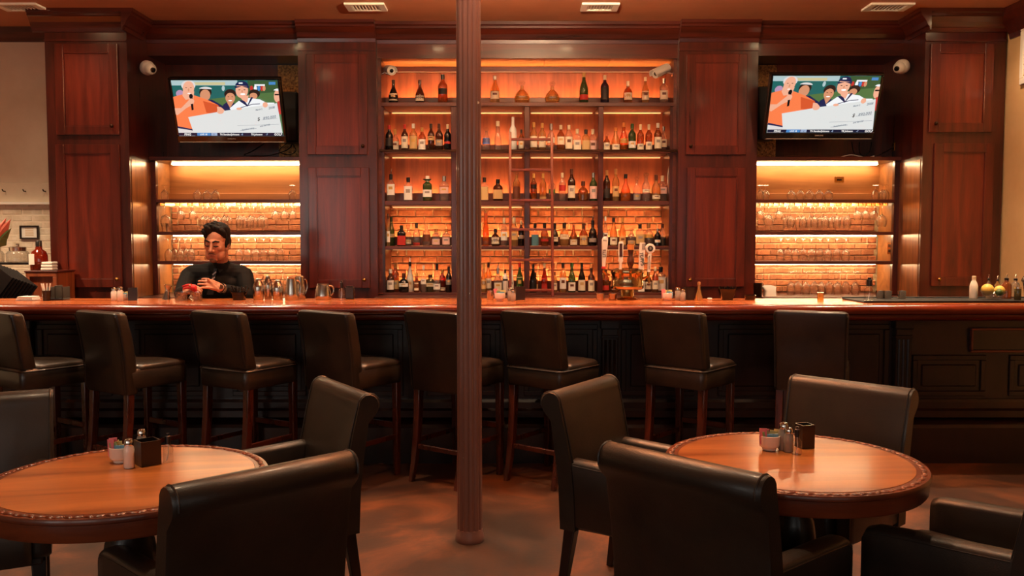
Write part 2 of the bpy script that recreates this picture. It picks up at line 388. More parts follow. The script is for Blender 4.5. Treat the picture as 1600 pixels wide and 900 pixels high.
for px in (8, 40, 71):
    p = at(px, 299, YL-.03); obj('hook', MB().tube([p, p+Vector((0, -.03, 0)), p+Vector((0, -.045, .015))], .006, 6), M['dark_bronze'], lg, world=True)

# ------------------------------------------------------------ ceiling registers
def register(px, w, lab):
    x = X_(px, 7.33, 16)
    t = thing('ceiling_register', lab, 'vent', (x, 7.33, H), 0, 'white ceiling registers')
    a, b = w/2, .11
    fr = MB().box(-a, a, -b, -b+.03, -.018, -.001).box(-a, a, b-.03, b, -.018, -.001).box(-a, -a+.05, -b+.03, b-.03, -.018, -.001).box(a-.05, a, -b+.03, b-.03, -.018, -.001)
    obj('frame', fr, M['white_paint'], t)
    obj('backing', MB().box(-a+.05, a-.05, -b+.03, b-.03, -.006, -.001), M['grey_louvre'], t)
    for k in range(9):
        xx = -a+.06+k*(2*a-.12)/8
        obj('louvre', MB().beam((xx, -b+.03, -.011), (xx, b-.03, -.011), .004, .010, (.5, 0, 1)), M['white_paint'], t)
    return t
register(33, .36, 'white ceiling register above the left tall cabinet')
register(572, .33, 'white ceiling register just left of the iron column')
register(937, .31, 'white ceiling register above the central bottle shelves')
register(1387, .36, 'white ceiling register near the right white dome camera')

# ------------------------------------------------------------ cabinetry
YW, YP, YC, YB = 7.48, 7.85, 7.92, 8.35        # fronts of wings, pilaster cabinets, centre; back
XA0, XA1 = -3.99, -3.29                          # left wing
XB0, XB1 = -3.29, -1.92                          # left alcove
XC0, XC1 = -1.92, -1.22                          # left pilaster cabinet
XD0, XD1 = 1.50, 2.21                            # right pilaster cabinet
XE0, XE1 = 2.21, 3.53                            # right alcove
XF0, XF1 = 3.53, 4.22                            # right wing
def crown_prof(y): return [(y, 3.27), (y-.012, 3.27), (y-.018, 3.30), (y-.03, 3.31), (y-.045, 3.345), (y-.075, 3.385), (y-.085, 3.39), (y-.085, 3.41), (y-.1, 3.42), (y-.1, 3.449), (y, 3.449)]
def door(par, x0, x1, z0, z1, y, kx, kz, knob='dark_bronze', fw=.075):
    t = .022; f = MB()
    f.cbox(x0, x0+fw, y-t, y, z0, z1, .003).cbox(x1-fw, x1, y-t, y, z0, z1, .003).cbox(x0+fw, x1-fw, y-t, y, z0, z0+fw, .003).cbox(x0+fw, x1-fw, y-t, y, z1-fw, z1, .003)
    d = obj('door', f, M['door_frame'], par, world=True)
    i = fw-.004
    obj('panel', MB().box(x0+i, x1-i, y-t+.012, y-.001, z0+i, z1-i), M['door_panel'], d, world=True)
    b = MB(); e = .012; a0, a1, b0, b1 = x0+fw, x1-fw, z0+fw, z1-fw       # thin bead round the panel
    b.beam((a0, y-t+.008, b0), (a1, y-t+.008, b0), e, e).beam((a0, y-t+.008, b1), (a1, y-t+.008, b1), e, e).beam((a0, y-t+.008, b0), (a0, y-t+.008, b1), e, e, (0, 1, 0)).beam((a1, y-t+.008, b0), (a1, y-t+.008, b1), e, e, (0, 1, 0))
    obj('bead', b, M['door_frame'], d, world=True)
    k = MB().lathe([(.006, 0), (.006, .012), (.014, .016), (.017, .024), (.013, .031), (.004, .034)], 12)
    k.xf(Matrix.Translation((kx, y-t, kz)) @ Matrix.Rotation(R_(90), 4, 'X'))
    obj('knob', k, M[knob], d, smooth=50, world=True)
def tall_cabinet(name, lab, x0, x1, yf, doors, sides, knobs, yb=8.42):
    t = thing(name, lab, 'cabinet', ((x0+x1)/2, (yf+yb)/2, 0))
    obj('body', MB().box(x0, x1, yf, yb, 0, H-.001), M['mahogany'], t, world=True)
    m = MB().prism(crown_prof(yf), 'x', x0-(.1 if 'l' in sides else 0), x1+(.1 if 'r' in sides else 0))
    obj('crown', m, M['mahogany_h'], t, world=True)
    if 'R' in sides: obj('crown', MB().prism([(x1-(p-yf), z) for p, z in crown_prof(yf)], 'y', yf-.1, 7.80), M['mahogany_h'], t, world=True)
    if 'L' in sides: obj('crown', MB().prism([(x0+(p-yf), z) for p, z in crown_prof(yf)], 'y', yf-.1, 7.80), M['mahogany_h'], t, world=True)
    obj('bead', MB().beam((x0, yf-.006, 3.2), (x1, yf-.006, 3.2), .012, .016), M['mahogany_h'], t, world=True)
    for (a, b, top, bot), (kx, ky, kn) in zip(doors, knobs):
        za, zb = Z_(bot, yf), Z_(top, yf)
        door(t, X_(a, yf, (top+bot)/2), X_(b, yf, (top+bot)/2), za, zb, yf, X_(kx, yf, ky), Z_(ky, yf), kn)
    obj('base_panel', MB().cbox(x0+.06, x1-.06, yf-.012, yf, .15, .95, .004), M['mahogany'], t, world=True)
    return t
tw = tall_cabinet('tall_cabinet', 'tall glossy mahogany cabinet at the far left beside the cream wall', XA0, XA1, YW, [(88, 186, 69, 211), (91, 190, 226, 449)], 'lR', [(178, 198, 'dark_bronze'), (186, 436, 'brass')])
obj('side_panel', MB().box(XA1, XA1+.004, YW+.03, 7.94, 1.0, Z_(252, 7.7)), M['glow_side'], tw, world=True)  # thin face carrying the painted alcove glow
tw = tall_cabinet('tall_cabinet', 'tall mahogany cabinet at the far right beside the tan wall', XF0, XF1, YW, [(1452, 1550, 69, 207), (1456, 1549, 224, 447)], 'L', [(1459, 194, 'dark_bronze'), (1464, 436, 'brass')])
obj('side_panel', MB().box(XF0-.004, XF0, YW+.03, 7.94, 1.0, Z_(252, 7.7)), M['glow_side'], tw, world=True)  # same painted glow on the right wing
tall_cabinet('pilaster_cabinet', 'mahogany two-door cabinet between left television and bottle shelves', XC0, XC1, YP, [(480, 574, 85, 242), (483, 578, 262, 450)], '', [(568, 229, 'dark_bronze'), (570, 437, 'brass')])
tall_cabinet('pilaster_cabinet', 'mahogany two-door cabinet between bottle shelves and right television', XD0, XD1, YP, [(1072, 1166, 85, 242), (1072, 1163, 262, 448)], '', [(1078, 229, 'dark_bronze'), (1077, 437, 'brass')])

# ---- central bottle shelves
cs = thing('bottle_shelving', 'central mahogany back bar shelving lit by hidden orange strips', 'shelving', (.14, 8.1, 0))
XL, XR = XC1, XD0
obj('crown', MB().prism(crown_prof(YC), 'x', XL, XR), M['mahogany_h'], cs, world=True)
obj('frieze', MB().box(XL, XR, YC, YC+.03, Z_(91, YC), 3.449), M['mahogany_h'], cs, world=True)
zf = Z_(91, YC)
xs = [XL, -.35, .3, .9, XR]
for a, b in zip(xs[:-1], xs[1:]): obj('soffit_plank', MB().cbox(a+.001, b-.001, YC+.03, 8.40, zf+.002, zf+.03, .002), M['alcove_board'], cs, world=True)
obj('soffit_rail', MB().cbox(XL, XR, 8.30, 8.34, zf-.05, zf+.001, .003), M['shelf_wood'], cs, world=True)
zS = [Z_(160, 7.95), Z_(236, 7.95), Z_(314, 7.95), Z_(384.5, 7.95), 1.015]
thk = [.036, .02, .04, .034, .03]
uz = [X_(p, 7.95) for p in (597, 709, 823.5, 938.5, 1050)]
obj('back_panel', MB().box(XL, XR, YB, YB+.03, zS[0]-.02, zf), M['back_board'], cs, world=True)
obj('back_panel', MB().box(XL, XR, YB, YB+.03, zS[1]-.02, zS[0]-.022), M['back_board'], cs, world=True)
obj('back_panel', MB().box(XL, XR, YB, YB+.03, zS[2]-.035, zS[1]-.022), M['back_board'], cs, world=True)
for x in uz: obj('upright', MB().cbox(x-.024, x+.024, 7.955, YB, 1.0, zS[0]-thk[0]-.001, .003), M['mahogany'], cs, world=True)
obj('side_lining', MB().box(XL, XL+.03, YC+.03, YB, 1.0, zf), M['shelf_wood'], cs, world=True)
obj('side_lining', MB().box(XR-.03, XR, YC+.03, YB, 1.0, zf), M['shelf_wood'], cs, world=True)
for i in range(4):
    if i == 0:
        obj('shelf', MB().cbox(XL+.03, XR-.03, 7.94, YB, zS[i]-thk[i], zS[i], .003), M['shelf_wood'], cs, world=True)
        segs = [(XL+.03, XR-.03)]
    else:
        segs = [(uz[j]+.024, uz[j+1]-.024) for j in range(4)]
        for a, b in segs: obj('shelf', MB().cbox(a, b, 7.95, YB, zS[i]-thk[i], zS[i], .003), M['shelf_wood'], cs, world=True)
    for a, b in segs:
        obj('ledge', MB().cbox(a+.001, b-.001, 8.20, 8.225, zS[i]+.001, zS[i]+.085, .002), M['shelf_wood'], cs, world=True)
        obj('led_glow_strip', MB().box(a+.02, b-.02, 8.245, 8.275, zS[i]+.012, zS[i]+.022), M['led_cove'], cs, world=True)
    for a, b in ([(uz[j]+.024, uz[j+1]-.024) for j in range(4)]):
        z = zS[i]-thk[i]
        obj('led_glow_strip', MB().box(a+.02, b-.02, 8.335, 8.349, z-.008, z-.001), M['gap_glow'], cs, world=True)  # glowing line standing in for cove light leaking through a gap
for j in range(4):
    a, b = uz[j]+.024, uz[j+1]-.024
    obj('ledge', MB().cbox(a+.001, b-.001, 8.20, 8.225, zS[4]+.001, zS[4]+.10, .002), M['shelf_wood'], cs, world=True)
    obj('led_glow_strip', MB().box(a+.02, b-.02, 8.245, 8.275, zS[4]+.012, zS[4]+.022), M['led_cove'], cs, world=True)
obj('shelf', MB().cbox(XL+.03, XR-.03, 7.93, YB, zS[4]-.03, zS[4], .003), M['shelf_wood'], cs, world=True)
# steel ladder rail in front of the second shelf
rl = thing('ladder_rail', 'brushed steel ladder rail in front of the second bottle shelf', 'rail', (.14, 7.9, zS[1]))
obj('rail_bar', MB().cbox(X_(594, 7.9), X_(1070, 7.84), 7.885, 7.91, zS[1]-.012, zS[1]+.008, .003), M['dark_bronze'], rl, world=True)
for x in uz: obj('bracket', MB().box(x-.012, x+.012, 7.91, 7.956, zS[1]-.01, zS[1]+.004), M['dark_bronze'], rl, world=True)
# brick behind the two lowest rows
wb = struct('wall_brick_center', MB().box(XL, XR, 8.385, 8.44, .95, zS[2]-.035), M['mortar'])
bricks(wb, XL+.03, XR-.03, 1.02, zS[2]-.04, 8.40, .0643, .17, 'brick', .011, 3)

# ---- alcoves with televisions above and glass shelves below
def alcove(x0, x1, lab, left):
    t = thing('glass_shelving', lab, 'shelving', ((x0+x1)/2, 8.1, 0))
    ya = 7.90; yb = 8.30
    obj('crown', MB().prism(crown_prof(ya), 'x', x0, x1), M['mahogany_h'], t, world=True)
    obj('frieze', MB().box(x0, x1, ya, ya+.03, Z_(87, ya), 3.449), M['mahogany_h'], t, world=True)
    obj('soffit', MB().box(x0, x1, ya+.03, 8.41, Z_(87, ya)+.002, Z_(87, ya)+.03), M['mahogany_h'], t, world=True)
    zt = Z_(245, ya)
    obj('back_panel', MB().box(x0, x1, yb, yb+.03, zt-.03, Z_(87, ya)), M['mahogany'], t, world=True)
    g = (x1-.30, x1-.005) if left else (x0+.005, x0+.30)
    obj('lit_patch', MB().box(g[0], g[1], yb-.008, yb, zt+.02, Z_(102, yb)), M['lit_board'], t, world=True, label='flecked wood patch with lamp light in its colour')
    obj('top_board', MB().cbox(x0, x1, ya-.02, yb, zt-.035, zt, .003), M['mahogany_h'], t, world=True)
    sw = .05
    obj('stile', MB().cbox(x0 if left else x1-sw, x0+sw if left else x1, ya, ya+.05, 1.0, zt-.036, .003), M['mahogany'], t, world=True)
    xi0 = x0+(sw if left else .0); xi1 = x1-(0 if left else sw)
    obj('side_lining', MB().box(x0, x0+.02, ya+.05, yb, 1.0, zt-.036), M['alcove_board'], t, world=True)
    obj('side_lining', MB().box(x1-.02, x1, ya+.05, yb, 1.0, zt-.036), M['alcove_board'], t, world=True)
    tops = [311.5, 362, 408]
    zs = [Z_(p, ya) for p in tops]
    for z in zs: obj('shelf', MB().cbox(xi0, xi1, ya-.005, yb, z-.03, z, .003), M['shelf_wood'], t, world=True)
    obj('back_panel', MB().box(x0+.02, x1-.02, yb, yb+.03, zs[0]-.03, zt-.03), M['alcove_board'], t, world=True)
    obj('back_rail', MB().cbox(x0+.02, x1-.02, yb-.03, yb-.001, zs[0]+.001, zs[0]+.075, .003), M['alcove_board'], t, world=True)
    for z in [zt-.005]+zs:
        zz = z-.03
        obj('led_glow_strip', MB().box(xi0+.03, xi1-.03, yb-.10, yb-.07, zz-.011, zz-.002), M['led'], t, world=True)
    wl_ = struct('wall_brick_left' if left else 'wall_brick_right', MB().box(x0, x1, yb+.03, 8.44, .95, zs[0]-.03), M['mortar'])
    bricks(wl_, x0+.02, x1-.02, 1.0, zs[0]-.035, yb+.045, .0585, .125, 'brick', .010, 11 if left else 12)
    return zt, zs
ZT, ZA = alcove(XB0, XB1, 'left lit alcove with television recess and stemware shelves behind the bartender', True)
alcove(XE0, XE1, 'right lit alcove with television recess and stemware shelves', False)
# ---- back counter
bc = thing('back_counter', 'dark wooden back bar counter running under the lit shelves', 'counter', (.12, 7.9, 0))
for a, b in ((XB0, XC0), (XC1, XD0), (XD1, XF0)):
    obj('worktop', MB().cbox(a+.002, b-.002, 7.60, 7.925 if a == XC1 else 8.295, .955, .995, .004), M['shelf_wood'], bc, world=True)
    obj('cabinet_body', MB().box(a+.002, b-.002, 7.66, 8.29, 0, .954), M['bar_front'], bc, world=True)
# ------------------------------------------------------------ bar
ZB = 1.085
bt = thing('countertop', 'long glossy reddish wooden bar top with rounded front rail', 'bar top', (-1.0, 5.78, ZB-.055))
prof = [(6.15, ZB), (5.50, ZB), (5.495, ZB+.006), (5.465, ZB+.007)]
for k in range(7):
    a = R_(90+180*k/6*.95); prof.append((5.455+.034*math.cos(a), ZB-.027+.033*math.sin(a)))
prof += [(5.47, ZB-.062), (5.47, ZB-.07), (5.49, ZB-.074), (5.50, ZB-.09), (5.52, ZB-.10), (5.53, ZB-.104), (5.839, ZB-.104), (5.839, ZB-.055), (6.15, ZB-.055)]
BX0, BX1 = -6.0, 4.235
obj('front_rail', MB().prism(prof[1:-3]+[(5.53, ZB-.003)], 'x', BX0, BX1), M['bar_rail'], bt, smooth=35, world=True)
px_ = [BX0, -4.1, -2.35, -1.17, .1, 1.62, 2.9, BX1]
for a, b in zip(px_[:-1], px_[1:]):
    obj('plank', MB().cbox(a+.0006, b-.0006, 5.531, 5.84, ZB-.05, ZB-.0005, .0015), M['bar_wood'], bt, world=True)
for a, b in zip([BX0, -3.2, -1.6, .9, 2.3], [-3.2, -1.6, .9, 2.3, BX1]):
    obj('plank', MB().cbox(a+.0006, b-.0006, 5.841, 6.15, ZB-.05, ZB-.0005, .0015), M['bar_wood'], bt, world=True)
bf = thing('bar_counter', 'dark mahogany panelled bar front below the counter', 'bar', (-1.0, 5.8, 0))
YF = 5.84
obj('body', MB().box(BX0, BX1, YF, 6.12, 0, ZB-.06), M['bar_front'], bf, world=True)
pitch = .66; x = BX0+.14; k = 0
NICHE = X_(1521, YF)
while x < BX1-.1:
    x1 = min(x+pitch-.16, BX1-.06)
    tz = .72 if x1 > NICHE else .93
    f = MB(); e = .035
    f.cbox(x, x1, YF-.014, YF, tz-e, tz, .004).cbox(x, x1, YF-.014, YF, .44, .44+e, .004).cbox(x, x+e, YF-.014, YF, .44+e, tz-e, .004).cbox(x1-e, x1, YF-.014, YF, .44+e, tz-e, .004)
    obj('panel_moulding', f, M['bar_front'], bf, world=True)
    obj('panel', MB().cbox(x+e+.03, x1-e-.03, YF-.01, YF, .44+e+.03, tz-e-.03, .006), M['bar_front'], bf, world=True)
    if k % 3 == 1:
        xp = x-.08
        m = MB().cbox(xp-.055, xp+.055, YF-.05, YF, .42, .94, .006).cbox(xp-.065, xp+.065, YF-.062, YF, .90, .98, .006).cbox(xp-.06, xp+.06, YF-.056, YF, .84, .86, .004)
        for q in (-.03, 0, .03): m.tube([(xp+q, YF-.05, .45), (xp+q, YF-.05, .83)], .010, 6)
        obj('pilaster', m, M['bar_front'], bf, world=True)
    x += pitch; k += 1
obj('base_moulding', MB().prism([(YF, .42), (YF-.02, .42), (YF-.03, .40), (YF-.03, .36), (YF-.045, .345), (YF-.045, .30), (YF, .30)], 'x', BX0, BX1), M['bar_front'], bf, world=True)
obj('plinth', MB().prism([(YF, .30), (YF-.09, .26), (YF-.10, .24), (YF-.10, 0), (YF, 0)], 'x', BX0, BX1), M['bar_front'], bf, world=True)
# framed niche at the right end; a black sheet stands for its shade
a0, a1 = NICHE, X_(1665, YF); b0, b1 = Z_(550, YF), Z_(512, YF)
f = MB(); e = .016
f.cbox(a0, a1, YF-.03, YF, b1-e, b1, .003).cbox(a0, a1, YF-.03, YF, b0, b0+e, .003).cbox(a0, a0+e, YF-.03, YF, b0+e, b1-e, .003).cbox(a1-e, a1, YF-.03, YF, b0+e, b1-e, .003)
hf = obj('niche_frame', f, M['bar_rail'], bf, world=True)
obj('niche_shade', MB().box(a0+e, a1-e, YF-.006, YF-.001, b0+e, b1-e), M['black_gloss'], hf, world=True)
# ------------------------------------------------------------ iron column
col = thing('iron_column', 'brown fluted cast iron column with chipped paint standing mid floor', 'column', (X_(733.5, 4.25, 600), 4.25, 0))
rs = []
for z, r in ((.035, .0635), (.5, .062), (1.5, .061), (2.5, .060), (3.3, .059), (H-.001, .059)):
    ring = []
    for i in range(96):
        a = 2*math.pi*i/96; q = abs(math.sin(a*6+.5)); ring.append(((r-.010+.010*q**.45)*math.cos(a), (r-.010+.010*q**.45)*math.sin(a), z))
    rs.append(ring)
obj('shaft', MB().rings(rs), M['column_paint'], col, smooth=60)
obj('base_collar', MB().lathe([(.071, 0), (.073, .01), (.07, .03), (.066, .045), (.0635, .06), (.055, .061)], 40), M['column_paint'], col, smooth=50)

# ------------------------------------------------------------ bar stools
def rsq(cx, cy, w, d, z, r=.03, n=4):
    pts = []
    for (sx, sy, a0) in ((1, 1, 0), (-1, 1, 90), (-1, -1, 180), (1, -1, 270)):
        for k in range(n+1):
            a = R_(a0+90*k/n); pts.append((cx+sx*(w/2-r)+r*math.cos(a), cy+sy*(d/2-r)+r*math.sin(a), z))
    return pts
SW = .42
def make_stool(lab, variant):
    t = thing('bar_stool', lab, 'stool', group='leather bar stools')
    L_ = M['stool_leather']
    zb = .60
    # upholstered seat box and cushion
    s = MB(); d0, d1 = (-.215, .225) if variant else (-.19, .225)
    cy_, dd = (d0+d1)/2, d1-d0
    s.rings([rsq(0, cy_, SW-.012, dd-.012, zb, .03), rsq(0, cy_, SW, dd, zb+.012, .035), rsq(0, cy_, SW+.004, dd+.004, .70, .035), rsq(0, cy_, SW-.02, dd-.02, .722, .035)])
    obj('seat', s, L_, t, smooth=50)
    c0 = -.13; c1 = d1-.004
    cu = MB(); cu.rings([rsq(0, (c0+c1)/2, SW-.006, c1-c0, .712, .035), rsq(0, (c0+c1)/2, SW, c1-c0+.006, .728, .04), rsq(0, (c0+c1)/2, SW-.03, c1-c0-.03, .746, .04), rsq(0, (c0+c1)/2, SW-.12, c1-c0-.12, .757, .05), rsq(0, (c0+c1)/2, SW-.26, c1-c0-.26, .761, .03)])
    obj('cushion', cu, L_, t, smooth=60)
    # back slab leaning backwards
    rings = []
    z0 = .725 if variant else zb-.03
    for z, y, th, ww in ((z0, -.165, .085, SW-.01), (z0+.012, -.166, .094, SW), (.80, -.178, .094, SW), (.93, -.20, .09, SW+.006), (1.045, -.228, .084, SW+.012), (1.062, -.232, .075, SW+.004), (1.070, -.234, .05, SW-.03)):
        rings.append(rsq(0, y, ww, th, z, min(.024, th*.45)))
    bk = obj('backrest', MB().rings(rings), L_, t, smooth=50)
    for sx in (-1, 1):                             # piping along the outer edges of the back
        pp = MB().tube([(sx*(SW/2-.006), -.21 if not variant else -.208, z0+.02), (sx*(SW/2-.004), -.225, .80), (sx*(SW/2-.002), -.246, .93), (sx*(SW/2), -.268, 1.045)], .004, 5)
        obj('piping', pp, L_, bk, smooth=60)
    if variant:
        obj('piping', MB().tube([(x, y, .712) for x, y, _ in rsq(0, cy_, SW+.006, dd+.006, 0, .035, 3)+[rsq(0, cy_, SW+.006, dd+.006, 0, .035, 3)[0]]], .005, 5, False), L_, t, smooth=60)
    for sx in (-1, 1):
        x = sx*(SW/2-.03)
        fl = MB(); fl.rings([[(x+a*.017, .195+b*.017, 0) for a, b in ((-1, -1), (1, -1), (1, 1), (-1, 1))], [(x+a*.022, .195+b*.022, zb+.01) for a, b in ((-1, -1), (1, -1), (1, 1), (-1, 1))]])
        obj('leg', fl, M['stool_leg'], t, bevel=.004)
        rl_ = MB(); rr = []
        for z, y, h in ((0, -.245, .015), (.12, -.215, .018), (.26, -.192, .021), (.42, -.178, .022), (zb+.01, -.17, .023)):
            rr.append([(x+a*h, y+b*h, z) for a, b in ((-1, -1), (1, -1), (1, 1), (-1, 1))])
        obj('leg', rl_.rings(rr), M['stool_leg'], t, bevel=.004)
        obj('stretcher', MB().cbox(x-.010, x+.010, -.175, .178, .235, .265, .003), M['stool_leg'], t)
    xx = SW/2-.052
    obj('stretcher', MB().cbox(-xx, xx, .185, .205, .30, .335, .003), M['stool_leg'], t)
    obj('stretcher', MB().cbox(-xx, xx, -.21, -.19, .20, .23, .003), M['stool_leg'], t)
    return t
stA = make_stool('', 0); stB = make_stool('', 1)
ST = [(16, 34, 1, 'leftmost leather bar stool, cut off by the left edge'), (180, 33, 0, 'leather bar stool second from the left, standing before the tall left cabinet'),
      (372, 31, 1, 'leather bar stool in front of the bartender'), (541, 35, 0, 'leather bar stool behind the armchair right of the left table'),
      (716, 35, 0, 'leather bar stool partly hidden by the iron column'), (870, 38, 1, 'leather bar stool just right of the iron column'),
      (1096, 40, 1, 'leather bar stool with boxy seat in front of the beer taps'), (1326, 24, 0, 'rightmost leather bar stool, behind the right table')]
usedA = usedB = False
for px, a, v, lab in ST:
    yc = 5.06 if px < 1300 else 5.10
    cx = X_(px, yc, 488)
    loc_c = Vector((SW/2+.006, -.27, 0)); rz = -R_(a)
    cpos = Vector((cx, yc, 0))-Matrix.Rotation(rz, 3, 'Z') @ loc_c
    if v == 0:
        if not usedA: stA.location = cpos; stA.rotation_euler = (0, 0, rz); stA['label'] = lab; usedA = True
        else: dup(stA, cpos, rz, lab)
    else:
        if not usedB: stB.location = cpos; stB.rotation_euler = (0, 0, rz); stB['label'] = lab; usedB = True
        else: dup(stB, cpos, rz, lab)

# ------------------------------------------------------------ leather armchairs
def make_chair(lab):
    t = thing('armchair', lab, 'armchair', group='leather armchairs at the round tables')
    L_ = M['leather']; W = .54
    bp = [(-.185, .32), (-.19, .47), (-.205, .60), (-.232, .73), (-.252, .81), (-.258, .832)]
    cyc, czc, r = -.305, .832, .048
    for k in range(1, 10): a = R_(k*24.5); bp.append((cyc+r*math.cos(a), czc+r*math.sin(a)))
    bp += [(-.305, .765), (-.285, .64), (-.268, .5), (-.262, .32)]
    rings = []
    for x, sc_ in ((-W/2, .90), (-W/2+.010, 1), (-.09, 1), (.09, 1), (W/2-.010, 1), (W/2, .90)):
        c = (-.24, .6); ring = []
        for (y, z) in bp:
            cy0 = -.225-.06*(z-.32); yy = cy0+(y-cy0)*sc_; k = 1+.03*(z-.32)/.55
            ring.append((x*k, yy, z-(.004 if sc_ < 1 else 0)))
        rings.append(ring)
    bk = obj('backrest', MB().rings(rings), L_, t, smooth=46)
    for sx in (-1, 1):
        sm = MB().tube([(sx*(W/2-.012)*(1+.03*(z-.32)/.55), y, z) for y, z in [(p[0]+(.002 if i < 6 else 0), p[1]) for i, p in enumerate(bp[:14])]], .0035, 5)
        obj('piping', sm, L_, bk, smooth=60)
    # seat
    s = MB(); s.rings([rsq(0, .04, W-.13, .44, .33, .02), rsq(0, .04, W-.13, .46, .345, .03), rsq(0, .04, W-.13, .47, .44, .03), rsq(0, .04, W-.15, .45, .465, .04), rsq(0, .04, W-.25, .35, .48, .05)])
    obj('seat', s, L_, t, smooth=50)
    # arms: upholstered side panels, top slopes gently to the front and rolls outwards
    for sx in (-1, 1):
        rr = []
        for y, zt, zb_, th in ((-.225, .608, .335, .07), (-.21, .610, .33, .076), (-.05, .602, .325, .076), (.10, .594, .33, .076), (.20, .586, .335, .076), (.232, .575, .345, .07), (.242, .55, .36, .05)):
            xo = W/2-.002; h = th/2; xc = xo-h; ring = []
            for k in range(9):
                a = R_(180*k/8); ring.append((sx*(xc+h*math.cos(a)), y, zt-h*.6+h*.6*math.sin(a)))
            ring += [(sx*(xc-h), y, zb_+.01), (sx*(xc-h+.01), y, zb_), (sx*(xc+h-.01), y, zb_), (sx*(xc+h), y, zb_+.01)]
            if sx < 0: ring.reverse()
            rr.append(ring)
        arm = obj('arm', MB().rings(rr), L_, t, smooth=55)
        obj('piping', MB().tube([(sx*(W/2-.004), y, zt-.024) for y, zt in ((-.2, .61), (-.05, .602), (.1, .594), (.2, .586), (.236, .57))], .0035, 5), L_, arm, smooth=60)
    obj('apron', MB().cbox(-W/2+.03, W/2-.03, -.22, .225, .315, .345, .006), L_, t)
    for sx in (-1, 1):
        for y, sp in ((.195, .01), (-.225, -.05)):
            x = sx*(W/2-.045)
            obj('leg', MB().rings([[(x+sx*.006+a*.016, y+sp+b*.016, 0) for a, b in ((-1, -1), (1, -1), (1, 1), (-1, 1))], [(x+a*.025, y+b*.025, .33) for a, b in ((-1, -1), (1, -1), (1, 1), (-1, 1))]]), M['black_wood'], t, bevel=.004)
    return t
CH = [(-.885, 2.56, 44, 'leather armchair in the left foreground with its rolled back towards the camera'),
      (.70, 2.66, -45.6, 'leather armchair in the centre foreground, rolled back towards the camera'),
      (.56, 3.57, -123, 'leather armchair left of the right table, facing right'),
      (1.27, 3.57, 133, 'leather armchair behind the right table, facing the camera'),
      (1.49, 2.73, 40, 'leather armchair at the right edge of which only the arms show'),
      (-2.03, 3.19, -153, 'leather armchair at the left edge behind the left table'),
      (-.98, 3.52, 123, 'leather armchair at the right back of the left table, facing left')]
c0 = None
for x, y, rz, lab in CH:
    if c0 is None: c0 = make_chair(lab); c0.location = (x, y, 0); c0.rotation_euler = (0, 0, R_(rz))
    else: dup(c0, (x, y, 0), R_(rz), lab)

# ------------------------------------------------------------ round tables
def make_table(loc, rz, lab):
    t = thing('round_table', lab, 'table', loc, rz, 'round wooden tables')
    Rr = .43; ZT_ = .75
    top = obj('tabletop', MB().lathe([(Rr-.045, ZT_-.05), (Rr-.045, ZT_), ], 72, cap1=True), M['table_wood'], t)
    obj('rim', MB().lathe([(Rr-.04, ZT_-.075), (Rr-.012, ZT_-.07), (Rr-.006, ZT_-.062), (Rr-.006, ZT_-.02), (Rr, ZT_-.016), (Rr+.001, ZT_-.008), (Rr-.003, ZT_-.001), (Rr-.044, ZT_-.001), (Rr-.0449, ZT_-.004)], 72, cap0=False, cap1=False), M['table_rim'], t, smooth=40)
    bd = MB(); n = 96                               # carved border of small leaves round the edge
    for i in range(n):
        a = 2*math.pi*i/n
        bd.ball((0, 0, 0), (.016, .0085, .004), 6, 4)
        k = len(bd.v)-6*5
        Mx = Matrix.Translation(((Rr-.022)*math.cos(a), (Rr-.022)*math.sin(a), ZT_)) @ Matrix.Rotation(a+R_(90 + (28 if i % 2 else -28)), 4, 'Z')
        for q in range(k, len(bd.v)): bd.v[q] = tuple(Mx @ Vector(bd.v[q]))
    obj('carved_border', bd, M['table_rim'], t, smooth=60)
    obj('pedestal', MB().lathe([(.17, .675), (.17, .66), (.06, .64), (.05, .60), (.075, .54), (.085, .46), (.07, .38), (.05, .34), (.06, .30), (.10, .24), (.11, .16), (.09, .10)], 28), M['black_wood'], t, smooth=50)
    for k in range(4):
        a = R_(45+90*k); c, s = math.cos(a), math.sin(a)
        obj('foot', MB().tube([(.06*c, .06*s, .18), (.16*c, .16*s, .15), (.26*c, .26*s, .07), (.31*c, .31*s, .03)], [.035, .034, .028, .03], 8), M['black_wood'], t, smooth=60)
    return t
TR = (.96, 2.92); TL = (-1.22, 2.71)
make_table((TR[0], TR[1], 0), 0, 'round wooden table with carved edge at the right')
make_table((TL[0], TL[1], 0), R_(10), 'round wooden table with carved edge at the left')
# ------------------------------------------------------------ recessed ceiling lamps (just above the frame)
def downlight(x, y, power, ang, lab, col=WARM, blend=.8, aim=None):
    t = thing('ceiling_downlight', lab, 'lamp', (x, y, H), 0, 'recessed ceiling lamps')
    obj('trim_ring', MB().lathe([(.055, -.004), (.075, -.012), (.085, -.008), (.085, -.001), (.055, -.001)], 20, cap0=False, cap1=False), M['white_paint'], t, smooth=50)
    obj('bulb', MB().lathe([(.054, -.001), (.054, -.006), (.03, -.012), (.004, -.014)], 16), M['led'], t, smooth=50)
    l = bpy.data.lights.new('downlight', 'SPOT'); l.energy = power; l.color = col; l.spot_size = R_(ang); l.spot_blend = blend; l.shadow_soft_size = .05
    o = link('lamp_light', l, t); o.location = (0, 0, -.03)
    if aim: o.rotation_euler = (Vector(aim)-Vector((x, y, H))).to_track_quat('-Z', 'Y').to_euler()
